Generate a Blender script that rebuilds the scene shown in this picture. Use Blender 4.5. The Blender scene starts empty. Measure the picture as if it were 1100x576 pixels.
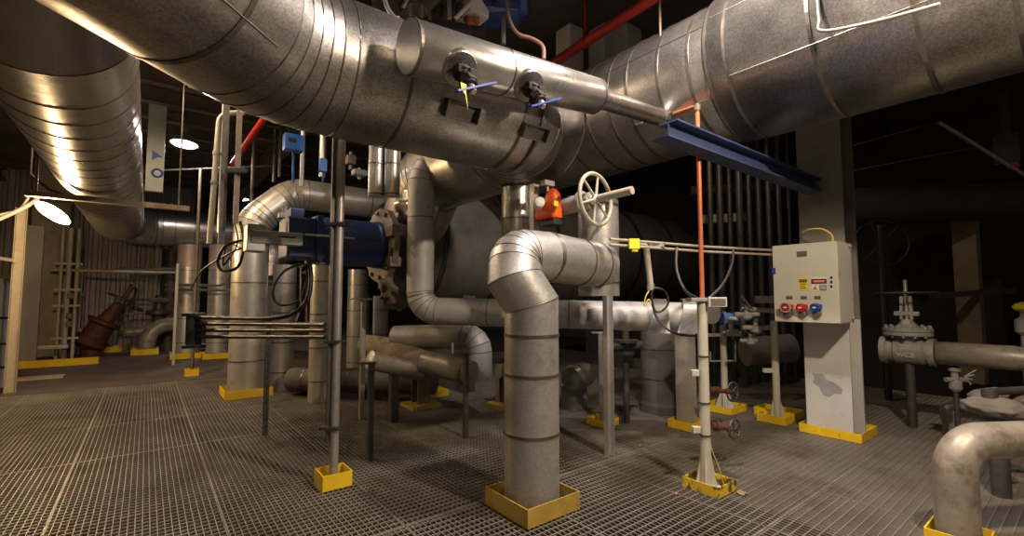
import bpy, bmesh, math, random
from mathutils import Vector, Matrix, noise, Euler
random.seed(7)
PI = math.pi
sc = bpy.context.scene
COL = sc.collection
V = Vector

# ------------------------------------------------------------------ camera
EYE = 1.55
YAW = math.radians(38.1)
PIT = math.radians(3.66)
FPX = 500.0
RIGHT = V((math.cos(YAW), -math.sin(YAW), 0))
FWD = V((math.sin(YAW), math.cos(YAW), 0))
CF = FWD * math.cos(PIT) + V((0, 0, math.sin(PIT)))
CU = -FWD * math.sin(PIT) + V((0, 0, math.cos(PIT)))
CAM = V((0, 0, EYE))
cam_d = bpy.data.cameras.new('camera')
cam = bpy.data.objects.new('camera', cam_d)
COL.objects.link(cam)
cam_d.sensor_width = 36
cam_d.lens = 36 * FPX / 1100
cam_d.clip_start = 0.05
cam.location = CAM
cam.rotation_euler = Matrix((RIGHT, CU, -CF)).transposed().to_euler()
sc.camera = cam

# surveying helpers: a sight line through a photo pixel, met with a plane or a distance
def ray(px, py):
    return CF + RIGHT * ((px - 550) / FPX) + CU * ((288 - py) / FPX)
def at(px, py, D):
    r = ray(px, py)
    return CAM + r * (D / r.dot(FWD))
def onz(px, py, z):
    r = ray(px, py)
    return CAM + r * ((z - EYE) / r.z)
def onx(px, py, x):
    r = ray(px, py)
    return CAM + r * (x / r.x)
def ony(px, py, y):
    r = ray(px, py)
    return CAM + r * (y / r.y)
def G(px, py):
    return onz(px, py, 0.0)

# ------------------------------------------------------------------ materials
def mat(name, c1, rough=0.5, metal=0.0, c2=None, scale=6.0, lo=0.35, hi=0.65, bump=0.0, bscale=40.0,
        rvar=0.0, spangle=0.0, stain=None, stain_scale=2.0, stain_lo=0.55, stain_hi=0.7, emit=None, estr=0.0, stretch=None, spec=0.5):
    m = bpy.data.materials.new(name)
    m.use_nodes = True
    nt = m.node_tree
    N, L = nt.nodes, nt.links
    b = N['Principled BSDF']
    b.inputs['Roughness'].default_value = rough
    b.inputs['Metallic'].default_value = metal
    b.inputs['Specular IOR Level'].default_value = spec
    b.inputs['Base Color'].default_value = (*c1, 1)
    tc = N.new('ShaderNodeTexCoord')
    vec = tc.outputs['Object']
    if stretch:
        mp = N.new('ShaderNodeMapping'); mp.inputs['Scale'].default_value = stretch
        L.new(vec, mp.inputs['Vector']); vec = mp.outputs['Vector']
    col = None
    if c2:
        n = N.new('ShaderNodeTexNoise'); n.inputs['Scale'].default_value = scale; n.inputs['Detail'].default_value = 6
        n.inputs['Roughness'].default_value = 0.62
        L.new(vec, n.inputs['Vector'])
        r = N.new('ShaderNodeValToRGB')
        r.color_ramp.elements[0].position = lo; r.color_ramp.elements[0].color = (*c1, 1)
        r.color_ramp.elements[1].position = hi; r.color_ramp.elements[1].color = (*c2, 1)
        L.new(n.outputs['Fac'], r.inputs['Fac'])
        col = r.outputs['Color']
        if rvar:
            mr = N.new('ShaderNodeMapRange'); mr.inputs[3].default_value = rough - rvar; mr.inputs[4].default_value = rough + rvar
            L.new(n.outputs['Fac'], mr.inputs[0]); L.new(mr.outputs[0], b.inputs['Roughness'])
    if spangle:
        vo = N.new('ShaderNodeTexVoronoi'); vo.inputs['Scale'].default_value = 95
        L.new(vec, vo.inputs['Vector'])
        mx = N.new('ShaderNodeMix'); mx.data_type = 'RGBA'; mx.blend_type = 'MULTIPLY'; mx.inputs[0].default_value = spangle
        if col: L.new(col, mx.inputs[6])
        else: mx.inputs[6].default_value = (*c1, 1)
        bw = N.new('ShaderNodeSeparateColor'); L.new(vo.outputs['Color'], bw.inputs[0])
        L.new(bw.outputs[0], mx.inputs[7])
        col = mx.outputs[2]
    if stain:
        n2 = N.new('ShaderNodeTexNoise'); n2.inputs['Scale'].default_value = stain_scale; n2.inputs['Detail'].default_value = 8
        n2.inputs['Roughness'].default_value = 0.7
        L.new(vec, n2.inputs['Vector'])
        r2 = N.new('ShaderNodeValToRGB')
        r2.color_ramp.elements[0].position = stain_lo; r2.color_ramp.elements[0].color = (0, 0, 0, 1)
        r2.color_ramp.elements[1].position = stain_hi; r2.color_ramp.elements[1].color = (1, 1, 1, 1)
        L.new(n2.outputs['Fac'], r2.inputs['Fac'])
        mx2 = N.new('ShaderNodeMix'); mx2.data_type = 'RGBA'
        L.new(r2.outputs['Color'], mx2.inputs[0])
        if col: L.new(col, mx2.inputs[6])
        else: mx2.inputs[6].default_value = (*c1, 1)
        mx2.inputs[7].default_value = (*stain, 1)
        col = mx2.outputs[2]
    if col: L.new(col, b.inputs['Base Color'])
    if bump:
        nb = N.new('ShaderNodeTexNoise'); nb.inputs['Scale'].default_value = bscale; nb.inputs['Detail'].default_value = 4
        L.new(vec, nb.inputs['Vector'])
        bp = N.new('ShaderNodeBump'); bp.inputs['Strength'].default_value = bump; bp.inputs['Distance'].default_value = 0.02
        L.new(nb.outputs['Fac'], bp.inputs['Height']); L.new(bp.outputs['Normal'], b.inputs['Normal'])
    if emit:
        b.inputs['Emission Color'].default_value = (*emit, 1); b.inputs['Emission Strength'].default_value = estr
    return m

M = {}
M['jacket'] = mat('aluminium_jacket', (0.44, 0.415, 0.38), 0.36, 0.92, (0.58, 0.55, 0.50), 3.0, bump=0.16, bscale=7, rvar=0.10, spangle=0.38, stain=(0.25, 0.21, 0.17), stain_scale=1.6, stain_lo=0.58, stain_hi=0.82)
M['jacket_bright'] = mat('bright_aluminium_jacket', (0.60, 0.585, 0.55), 0.29, 0.88, (0.70, 0.68, 0.64), 4.0, bump=0.07, bscale=8, rvar=0.06, spangle=0.12)
M['jacket_pale'] = mat('pale_aluminium_jacket', (0.60, 0.58, 0.52), 0.38, 0.62, (0.70, 0.68, 0.62), 4.0, bump=0.08, bscale=9, rvar=0.06, spangle=0.15, stain=(0.42, 0.38, 0.31), stain_scale=3)
M['brown_wrap'] = mat('brown_insulation_wrap', (0.15, 0.12, 0.085), 0.7, 0.0, (0.21, 0.175, 0.13), 5, bump=0.5, bscale=10, stain=(0.07, 0.055, 0.04), stain_scale=4)
M['jacket_grey'] = mat('grey_painted_jacket', (0.40, 0.395, 0.38), 0.55, 0.25, (0.50, 0.49, 0.475), 5.0, bump=0.08, bscale=12, stain=(0.15, 0.13, 0.11), stain_scale=2.5)
M['jacket_white'] = mat('galvanised_jacket', (0.55, 0.54, 0.52), 0.38, 0.75, (0.64, 0.63, 0.61), 5.0, bump=0.10, bscale=16, rvar=0.08, spangle=0.2, stain=(0.33, 0.30, 0.26), stain_scale=3.0)
M['band'] = mat('strap_steel', (0.13, 0.115, 0.10), 0.42, 0.8, (0.21, 0.19, 0.165), 9)
M['black_matte'] = mat('black_valve_paint', (0.012, 0.011, 0.010), 0.75, 0.0, (0.022, 0.02, 0.018), 9, spec=0.25)
M['dusty_cloth'] = mat('dusty_grey_cloth', (0.13, 0.115, 0.095), 0.85, 0.0, (0.18, 0.16, 0.135), 6, bump=0.4, bscale=14)
M['steel'] = mat('galvanised_steel', (0.40, 0.39, 0.37), 0.45, 0.6, (0.50, 0.49, 0.46), 8.0, bump=0.05, bscale=30, stain=(0.25, 0.21, 0.17), stain_scale=5)
M['dark_steel'] = mat('dark_steel', (0.075, 0.07, 0.065), 0.5, 0.5, (0.12, 0.11, 0.10), 8.0)
M['black'] = mat('black_rubber', (0.012, 0.012, 0.012), 0.42, 0.0, (0.03, 0.028, 0.026), 8.0)
M['yellow'] = mat('yellow_safety_paint', (0.78, 0.50, 0.012), 0.5, 0.0, (0.86, 0.60, 0.025), 6, stain=(0.14, 0.10, 0.04), stain_scale=7, stain_lo=0.60, stain_hi=0.68, bump=0.05)
M['yellow_worn'] = mat('worn_yellow_paint', (0.68, 0.46, 0.02), 0.6, 0.0, (0.78, 0.55, 0.04), 6, stain=(0.11, 0.075, 0.03), stain_scale=9, stain_lo=0.50, stain_hi=0.56, bump=0.1)
M['yellow_dull'] = mat('dusty_yellow_steel', (0.42, 0.27, 0.045), 0.5, 0.1, (0.50, 0.34, 0.07), 7, stain=(0.24, 0.17, 0.06), stain_scale=5, bump=0.05)
M['blue'] = mat('blue_enamel', (0.012, 0.032, 0.13), 0.38, 0.0, (0.02, 0.045, 0.17), 5)
M['blue_box'] = mat('bright_blue_enamel', (0.02, 0.12, 0.50), 0.4, 0.0, (0.03, 0.15, 0.55), 8)
M['blue_beam'] = mat('navy_beam_paint', (0.035, 0.05, 0.12), 0.45, 0.0, (0.05, 0.07, 0.15), 4)
M['orange'] = mat('orange_enamel', (0.70, 0.10, 0.012), 0.45, 0.0, (0.60, 0.07, 0.01), 9)
M['copper'] = mat('orange_brown_pipe_paint', (0.58, 0.16, 0.06), 0.45, 0.15, (0.48, 0.13, 0.05), 12)
M['red'] = mat('red_pipe_paint', (0.50, 0.028, 0.018), 0.45, 0.0, (0.42, 0.025, 0.018), 6)
M['beige'] = mat('beige_enamel', (0.50, 0.47, 0.38), 0.5, 0.0, (0.56, 0.53, 0.44), 5, stain=(0.28, 0.22, 0.15), stain_scale=8, stain_lo=0.62, stain_hi=0.72)
M['cabinet'] = mat('cream_cabinet_enamel', (0.56, 0.55, 0.46), 0.5, 0.0, (0.60, 0.59, 0.50), 3, stain=(0.40, 0.37, 0.29), stain_scale=5, stain_lo=0.64, stain_hi=0.74)
M['cloth'] = mat('tan_insulation_cloth', (0.30, 0.25, 0.18), 0.85, 0.0, (0.40, 0.35, 0.27), 6, bump=0.5, bscale=14, stain=(0.16, 0.12, 0.08), stain_scale=4)
M['dark_cloth'] = mat('dark_insulation_cloth', (0.075, 0.068, 0.058), 0.7, 0.0, (0.11, 0.10, 0.086), 3, bump=0.45, bscale=5)
M['tan_paint'] = mat('tan_flange_paint', (0.15, 0.12, 0.085), 0.5, 0.2, (0.21, 0.17, 0.125), 7, stain=(0.10, 0.07, 0.045), stain_scale=5)
M['rust'] = mat('rust_brown_paint', (0.09, 0.032, 0.02), 0.6, 0.1, (0.14, 0.05, 0.028), 8, bump=0.1)
M['valve_grey'] = mat('grey_cast_iron', (0.27, 0.26, 0.24), 0.5, 0.2, (0.34, 0.33, 0.31), 9, bump=0.15, bscale=30)
M['pipe_brown'] = mat('weathered_brown_pipe', (0.27, 0.235, 0.19), 0.42, 0.2, (0.36, 0.32, 0.27), 5, stain=(0.13, 0.10, 0.07), stain_scale=6, stain_lo=0.5, stain_hi=0.7, bump=0.06)
M['pipe_grey'] = mat('grey_pipe_paint', (0.21, 0.20, 0.185), 0.38, 0.2, (0.27, 0.26, 0.24), 5, stain=(0.12, 0.10, 0.08), stain_scale=5)
M['pink'] = mat('pinkish_primer_jacket', (0.50, 0.36, 0.29), 0.5, 0.3, (0.56, 0.44, 0.37), 5, stain=(0.34, 0.21, 0.15), stain_scale=4)
M['concrete'] = mat('beige_concrete', (0.36, 0.32, 0.25), 0.8, 0.0, (0.44, 0.40, 0.32), 3, bump=0.2, bscale=15, stain=(0.22, 0.18, 0.13), stain_scale=1.5)
M['slab'] = mat('dark_concrete_floor', (0.075, 0.055, 0.043), 0.65, 0.0, (0.12, 0.092, 0.073), 1.3, bump=0.1, bscale=12)
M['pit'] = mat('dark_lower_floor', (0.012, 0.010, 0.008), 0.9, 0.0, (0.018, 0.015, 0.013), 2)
M['infill'] = mat('dusty_concrete_infill', (0.25, 0.22, 0.19), 0.8, 0.0, (0.40, 0.365, 0.325), 2.2, lo=0.3, hi=0.7, bump=0.15, bscale=20, stain=(0.085, 0.072, 0.06), stain_scale=1.7, stain_lo=0.56, stain_hi=0.72)
M['grate'] = mat('grating_steel', (0.23, 0.205, 0.175), 0.5, 0.45, (0.31, 0.285, 0.25), 1.2, stain=(0.16, 0.12, 0.085), stain_scale=1.6, stain_lo=0.5, stain_hi=0.75)
M['wall_sheet'] = mat('off_white_metal_siding', (0.28, 0.265, 0.24), 0.55, 0.2, (0.36, 0.34, 0.31), 2, stain=(0.24, 0.19, 0.14), stain_scale=1.2, stretch=(2, 2, 0.4))
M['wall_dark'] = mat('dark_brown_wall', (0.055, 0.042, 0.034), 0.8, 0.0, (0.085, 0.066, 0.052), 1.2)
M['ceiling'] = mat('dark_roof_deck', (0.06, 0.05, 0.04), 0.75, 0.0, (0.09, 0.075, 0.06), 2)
M['joist'] = mat('brown_roof_joist', (0.11, 0.08, 0.055), 0.7, 0.0, (0.15, 0.115, 0.08), 3)
M['white_paint'] = mat('white_column_paint', (0.56, 0.55, 0.52), 0.6, 0.0, (0.62, 0.61, 0.575), 4, stain=(0.42, 0.41, 0.39), stain_scale=5, stain_lo=0.62, stain_hi=0.70)
M['patch'] = mat('grey_bare_patch', (0.30, 0.30, 0.305), 0.6, 0.0, (0.36, 0.36, 0.365), 8)
M['pale_green'] = mat('pale_grey_green_paint', (0.42, 0.47, 0.44), 0.6, 0.0, (0.50, 0.54, 0.51), 5, stain=(0.26, 0.19, 0.12), stain_scale=6, stain_lo=0.62, stain_hi=0.7)
M['col_grey'] = mat('grey_column', (0.17, 0.155, 0.13), 0.6, 0.0, (0.21, 0.19, 0.165), 3)
M['white'] = mat('white_plastic', (0.75, 0.74, 0.70), 0.5)
M['red_plastic'] = mat('red_plastic', (0.55, 0.03, 0.03), 0.4)
M['blue_plastic'] = mat('blue_plastic', (0.02, 0.07, 0.33), 0.4)
M['grey_plastic'] = mat('grey_plastic', (0.36, 0.35, 0.34), 0.5)
M['label_grey'] = mat('engraved_grey_plate', (0.12, 0.11, 0.10), 0.5)
M['ink_black'] = mat('black_ink', (0.015, 0.015, 0.015), 0.6)
M['ink_red'] = mat('red_ink', (0.60, 0.02, 0.025), 0.55)
M['ink_yellow'] = mat('yellow_sticker', (0.80, 0.62, 0.05), 0.55)
M['ink_orange'] = mat('orange_ink', (0.85, 0.36, 0.02), 0.55)
M['ink_navy'] = mat('navy_ink', (0.03, 0.035, 0.10), 0.55)
M['ink_blue'] = mat('blue_mark_paint', (0.02, 0.07, 0.40), 0.5)
M['blue_pale'] = mat('pale_blue_enamel', (0.07, 0.17, 0.42), 0.4, 0, (0.12, 0.24, 0.50), 20)
M['olive'] = mat('olive_beige_enamel', (0.33, 0.29, 0.21), 0.5, 0.0, (0.40, 0.355, 0.27), 8)
M['tag_yellow'] = mat('yellow_tag_vinyl', (0.80, 0.66, 0.03), 0.5)
M['wire_yellow'] = mat('yellow_wire', (0.66, 0.52, 0.08), 0.5)
M['wire_pale'] = mat('pale_wire', (0.5, 0.47, 0.4), 0.5)
M['wire_brown'] = mat('brown_wire', (0.22, 0.12, 0.09), 0.5)
M['leaf'] = mat('dry_leaf', (0.55, 0.43, 0.22), 0.8)
M['wood'] = mat('pale_plywood', (0.45, 0.36, 0.24), 0.7, 0, (0.36, 0.27, 0.17), 4)
M['lens_warm'] = mat('warm_lamp_glass', (1, 0.9, 0.7), 0.4, emit=(1.0, 0.72, 0.36), estr=45)
M['lens_cool'] = mat('cool_lamp_glass', (1, 0.9, 0.95), 0.4, emit=(1.0, 0.86, 0.95), estr=9)
M['lens_off'] = mat('neutral_lamp_glass', (1, 0.9, 0.85), 0.4, emit=(1.0, 0.85, 0.68), estr=10)
M['shade'] = mat('grey_lamp_enamel', (0.22, 0.21, 0.19), 0.5, 0.3)

# ------------------------------------------------------------------ mesh builder
def frame(d):
    d = d.normalized()
    a = V((0, 0, 1)) if abs(d.z) < 0.9 else V((1, 0, 0))
    n = d.cross(a).normalized()
    return n, d.cross(n).normalized()

class B:
    def __init__(s):
        s.bm = bmesh.new()
    def box(s, c, size, rz=0.0, rot=None, bevel=0.0):
        Mx = Matrix.Translation(V(c)) @ (rot.to_matrix().to_4x4() if rot else Matrix.Rotation(rz, 4, 'Z')) @ Matrix.Diagonal((size[0], size[1], size[2], 1))
        r = bmesh.ops.create_cube(s.bm, size=1.0, matrix=Mx)
        if bevel:
            es = list({e for v in r['verts'] for e in v.link_edges})
            bmesh.ops.bevel(s.bm, geom=es, offset=bevel, segments=2, profile=0.6, affect='EDGES')
        return s
    def box2(s, lo, hi, bevel=0.0):
        lo, hi = V(lo), V(hi)
        return s.box((lo + hi) / 2, hi - lo, bevel=bevel)
    def beam(s, p, q, w, h, up=None):
        p, q = V(p), V(q)
        d = (q - p)
        z = d.normalized()
        u = V(up) if up else (V((0, 0, 1)) if abs(z.z) < 0.9 else V((1, 0, 0)))
        x = u.cross(z).normalized(); y = z.cross(x)
        R = Matrix((x, y, z)).transposed().to_4x4()
        bmesh.ops.create_cube(s.bm, size=1.0, matrix=Matrix.Translation((p + q) / 2) @ R @ Matrix.Diagonal((w, h, d.length, 1)))
        return s
    def cyl(s, p, q, r, r2=None, seg=24, caps=True):
        return s.tube([p, q], r if r2 is None else [r, r2], seg, caps)
    def tube(s, path, r, seg=24, caps=True, closed=False, gore=False):
        P = [V(p) for p in path]
        n = len(P)
        R = list(r) if isinstance(r, (list, tuple)) else [r] * n
        bm = s.bm
        rings = []
        d0 = (P[1] - P[0]).normalized()
        fn, fb = frame(d0)
        din = d0
        if closed:
            din = (P[0] - P[-1]).normalized()
            q = din.rotation_difference(d0)
            fn, fb = frame(din)
        for i in range(n):
            if closed: dout = (P[(i + 1) % n] - P[i]).normalized()
            else: dout = (P[i + 1] - P[i]).normalized() if i < n - 1 else din
            nrm = (din + dout)
            nrm = nrm.normalized() if nrm.length > 1e-6 else din
            vs = []
            for k in range(seg):
                a = 2 * PI * k / seg
                off = (fn * math.cos(a) + fb * math.sin(a)) * R[i]
                dn = din.dot(nrm)
                if abs(dn) > 0.2:
                    off = off - din * (off.dot(nrm) / dn)
                vs.append(bm.verts.new(P[i] + off))
            rings.append(vs)
            q = din.rotation_difference(dout)
            fn, fb = q @ fn, q @ fb
            din = dout
        m = n if closed else n - 1
        shift = 0
        if closed:
            best = 1e9
            for sft in range(seg):
                dd = (rings[0][sft].co - rings[-1][0].co).length
                if dd < best: best, shift = dd, sft
        for i in range(m):
            A = rings[i]; C = rings[(i + 1) % n]
            sh = shift if (closed and i == n - 1) else 0
            for k in range(seg):
                f = bm.faces.new((A[k], A[(k + 1) % seg], C[(k + 1 + sh) % seg], C[(k + sh) % seg]))
                f.smooth = True
        if gore:
            for i in range(1, n - 1):
                for k in range(seg):
                    e = bm.edges.get((rings[i][k], rings[i][(k + 1) % seg]))
                    if e: e.smooth = False
        if caps and not closed:
            for vs in (rings[0], rings[-1]):
                f = bm.faces.new(vs); f.smooth = False
                for e in f.edges: e.smooth = False
        return s
    def lathe(s, p, axis, prof, seg=32):
        # profile of (distance along the axis, radius)
        p = V(p); d = V(axis).normalized(); fn, fb = frame(d)
        rings = []
        for (t, r) in prof:
            rings.append([s.bm.verts.new(p + d * t + (fn * math.cos(2 * PI * k / seg) + fb * math.sin(2 * PI * k / seg)) * max(r, 1e-4)) for k in range(seg)])
        for i in range(len(rings) - 1):
            for k in range(seg):
                f = s.bm.faces.new((rings[i][k], rings[i][(k + 1) % seg], rings[i + 1][(k + 1) % seg], rings[i + 1][k]))
                f.smooth = False
        for vs in (rings[0], rings[-1]):
            s.bm.faces.new(vs)
        return s
    def ring(s, c, axis, R, r, seg=32, tseg=8):
        c = V(c); fn, fb = frame(V(axis))
        return s.tube([c + (fn * math.cos(2 * PI * k / seg) + fb * math.sin(2 * PI * k / seg)) * R for k in range(seg)], r, tseg, closed=True)
    def prism(s, pts, d):
        d = V(d)
        a = [s.bm.verts.new(V(p)) for p in pts]
        b = [s.bm.verts.new(V(p) + d) for p in pts]
        s.bm.faces.new(a); s.bm.faces.new(list(reversed(b)))
        n = len(pts)
        for i in range(n):
            s.bm.faces.new((a[i], b[i], b[(i + 1) % n], a[(i + 1) % n]))
        return s
    def blob(s, c, size, amp=0.25, freq=2.0, sub=4, seed=0.0, rot=None):
        r = bmesh.ops.create_icosphere(s.bm, subdivisions=sub, radius=1.0)
        for v in r['verts']:
            p = v.co.copy()
            k = 1 + amp * noise.noise(p * freq + V((seed, seed * 1.7, 3))) + amp * 0.45 * noise.noise(p * freq * 2.7 + V((seed, 1, seed)))
            q = V((p.x * size[0], p.y * size[1], p.z * size[2])) * k
            if rot: q = rot @ q
            v.co = q + V(c)
        for v in r['verts']:
            for f in v.link_faces: f.smooth = True
        return s
    def to(s, name, m, parent=None, loc=None, label=None):
        bm = s.bm
        bmesh.ops.recalc_face_normals(bm, faces=bm.faces)
        o_loc = V((0, 0, 0))
        if parent is not None:
            bm.transform(Matrix.Translation(-wloc(parent)))
        else:
            if loc is None:
                vs = [v.co for v in bm.verts]
                loc = V(((min(v.x for v in vs) + max(v.x for v in vs)) / 2, (min(v.y for v in vs) + max(v.y for v in vs)) / 2, min(v.z for v in vs)))
            o_loc = V(loc)
            bm.transform(Matrix.Translation(-o_loc))
        me = bpy.data.meshes.new(name)
        bm.to_mesh(me); bm.free()
        me.materials.append(M[m] if isinstance(m, str) else m)
        o = bpy.data.objects.new(name, me)
        COL.objects.link(o)
        o.location = o_loc
        if parent is not None: o.parent = parent
        if label: o['label'] = label
        return o

def wloc(o):
    p = V((0, 0, 0))
    while o is not None:
        p += o.location; o = o.parent
    return p
def tag(o, label, cat, group=None):
    o['label'] = label; o['category'] = cat
    if group: o['group'] = group
    return o
def thing(name, label, cat, loc, group=None):
    o = bpy.data.objects.new(name, None)
    COL.objects.link(o); o.location = V(loc); o.empty_display_size = 0.1
    return tag(o, label, cat, group)
def struct(o):
    o['kind'] = 'structure'
    return o
def copy_tree(o, parent=None):
    c = o.copy(); COL.objects.link(c)
    if parent is not None: c.parent = parent
    for ch in o.children: copy_tree(ch, c)
    return c

def route(pts, rad, n=5):
    """Polyline with each inner corner rounded to radius rad (gored into n pieces)."""
    P = [V(p) for p in pts]
    R = rad if isinstance(rad, (list, tuple)) else [rad] * (len(P) - 2)
    Nn = n if isinstance(n, (list, tuple)) else [n] * (len(P) - 2)
    out = [P[0]]
    for i in range(1, len(P) - 1):
        a = (P[i - 1] - P[i]).normalized(); b = (P[i + 1] - P[i]).normalized()
        ang = a.angle(b)
        r = R[i - 1]; nn = Nn[i - 1]
        if r <= 0 or ang > PI - 0.02:
            out.append(P[i]); continue
        t = r / math.tan(ang / 2)
        c = P[i] + (a + b).normalized() * (r / math.sin(ang / 2))
        p0 = P[i] + a * t; p1 = P[i] + b * t
        v0 = p0 - c; v1 = p1 - c
        ax = v0.cross(v1).normalized(); tot = v0.angle(v1)
        for k in range(nn + 1):
            out.append(c + Matrix.Rotation(tot * k / nn, 3, ax) @ v0)
    out.append(P[-1])
    return out
def along(path, s):
    P = [V(p) for p in path]
    for i in range(len(P) - 1):
        L = (P[i + 1] - P[i]).length
        if s <= L or i == len(P) - 2:
            d = (P[i + 1] - P[i]).normalized()
            return P[i] + d * s, d
        s -= L
def plen(path):
    return sum((V(path[i + 1]) - V(path[i])).length for i in range(len(path) - 1))

def band_ring(parent, p, d, r, w=0.028, t=0.005, name='band', m='band', seg=48):
    B().lathe(p - d * w / 2, d, [(0, r - 0.004), (0.0, r + t), (w, r + t), (w, r - 0.004)], seg).to(name, m, parent)

def ducting(name, label, cat, path, r, m, group=None, spacing=0.0, first=0.3, gore_beads=True, seg=40, stops=None, gore=True, bm_='band', w=0.028, t=0.005, skip=None, caps=True, lobe=None):
    """An insulated pipe: jacket mesh, straps round it, a bead on each gore seam."""
    P = [V(p) for p in path]
    base = min(P, key=lambda p: p.z)
    root = thing(name, label, cat, (base.x, base.y, base.z), group)
    B().tube(P, r, seg, caps, gore=gore).to('jacket', m, root)
    if gore_beads and gore:
        for i in range(1, len(P) - 1):
            if skip and not skip(P[i]): continue
            din = (P[i] - P[i - 1]).normalized(); dout = (P[i + 1] - P[i]).normalized()
            nrm = (din + dout).normalized()
            fn, fb = frame(din)
            loop = []
            for k in range(36):
                a = 2 * PI * k / 36
                off = (fn * math.cos(a) + fb * math.sin(a)) * r
                off = off - din * (off.dot(nrm) / din.dot(nrm))
                loop.append(P[i] + off)
            B().tube(loop, 0.006 if r > 0.25 else 0.004, 6, closed=True).to('gore_seam', bm_, root)
    ss = list(stops) if stops else []
    if spacing:
        s = first
        while s < plen(P) - 0.05:
            ss.append(s); s += spacing
    for s in ss:
        p, d = along(P, s)
        # straps sit on straight lengths only
        acc = 0; ok = True
        for i in range(len(P) - 1):
            acc += (P[i + 1] - P[i]).length
            if i < len(P) - 2 and abs(acc - s) < 0.03: ok = False
        if skip and not skip(p): ok = False
        if ok: band_ring(root, p, d, r, w, t, m=bm_)
    return root

# ------------------------------------------------------------------ the setting
GX0, GX1, GY0, GY1 = -9.0, 10.0, -3.5, 10.8
b = B()
SEAMX = [0.49 + 0.96 * k for k in range(-10, 11)]
SEAMY = [4.54 + 1.52 * k for k in range(-6, 5)]
x = GX0
def bar(b, lo, hi):
    b.box2(lo, hi)
nx = int((GX1 - GX0) / 0.040)
for i in range(nx):
    xx = GX0 + i * 0.040
    b.box2((xx - 0.0032, GY0, -0.032), (xx + 0.0032, GY1, 0.0))
ny = int((GY1 - GY0) / 0.060)
for j in range(ny):
    yy = GY0 + j * 0.060
    b.box2((GX0, yy - 0.0042, -0.012), (GX1, yy + 0.0042, 0.001))
for sx in SEAMX:
    if GX0 < sx < GX1: b.box2((sx - 0.005, GY0, -0.034), (sx + 0.005, GY1, 0.001))
for sy in SEAMY:
    if GY0 < sy < GY1: b.box2((GX0, sy - 0.008, -0.034), (GX1, sy + 0.008, 0.001))
fl = struct(b.to('floor', 'grate', loc=(0, 0, -0.03)))
fl['label'] = 'open steel bar grating floor'
struct(B().box2((-14, GY1, -0.25), (16, 30, 0.0)).to('floor', 'slab'))
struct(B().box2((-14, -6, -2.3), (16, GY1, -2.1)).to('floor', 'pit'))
struct(B().box2((3.62, GY0, -0.10), (GX1, 7.2, -0.014)).to('floor', 'infill'))
b = B()
for yy in [1.5 + 3.04 * k for k in range(-1, 4)]:
    b.box2((GX0, yy - 0.08, -0.30), (GX1, yy + 0.08, -0.285)); b.box2((GX0, yy - 0.006, -0.285), (GX1, yy + 0.006, -0.05)); b.box2((GX0, yy - 0.08, -0.05), (GX1, yy + 0.08, -0.036))
struct(b.to('trim_1', 'dark_steel'))

CEIL = 5.3
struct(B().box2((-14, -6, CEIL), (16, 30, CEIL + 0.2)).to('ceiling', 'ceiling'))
b = B()
yy = 6.5
while yy < 29:
    for z0, z1, hw in ((CEIL - 0.28, CEIL - 0.265, 0.07), (CEIL - 0.265, CEIL - 0.02, 0.006), (CEIL - 0.03, CEIL - 0.002, 0.07)):
        b.box2((-13, yy - hw, z0), (9, yy + hw, z1))
    yy += 0.95
struct(b.to('trim_2', 'joist'))
b = B()
for xx in (-3.2, 2.2, 7.6):
    b.box2((xx - 0.12, -5, CEIL - 0.62), (xx + 0.12, 29, CEIL - 0.59)); b.box2((xx - 0.012, -5, CEIL - 0.6), (xx + 0.012, 29, CEIL - 0.3)); b.box2((xx - 0.12, -5, CEIL - 0.315), (xx + 0.12, 29, CEIL - 0.285))
struct(b.to('trim_3', 'joist'))
# corrugated siding of the back wall
pts = []
xx = -7.0
while xx < 1.0:
    pts += [(xx, 18.2), (xx + 0.10, 18.2), (xx + 0.13, 18.14), (xx + 0.19, 18.14), (xx + 0.22, 18.2)]
    xx += 0.22
pl = [V((p[0], p[1], 0)) for p in pts] + [V((pts[-1][0], 18.32, 0)), V((pts[0][0], 18.32, 0))]
b = B(); b.prism(pl, (0, 0, CEIL))
struct(b.to('wall_back', 'wall_sheet'))
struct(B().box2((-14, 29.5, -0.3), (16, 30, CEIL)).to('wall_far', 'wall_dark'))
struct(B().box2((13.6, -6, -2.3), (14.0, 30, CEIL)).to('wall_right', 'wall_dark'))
struct(B().box2((-9.4, -6, -2), (-9.1, 15, CEIL)).to('wall_left', 'wall_dark'))

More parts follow.
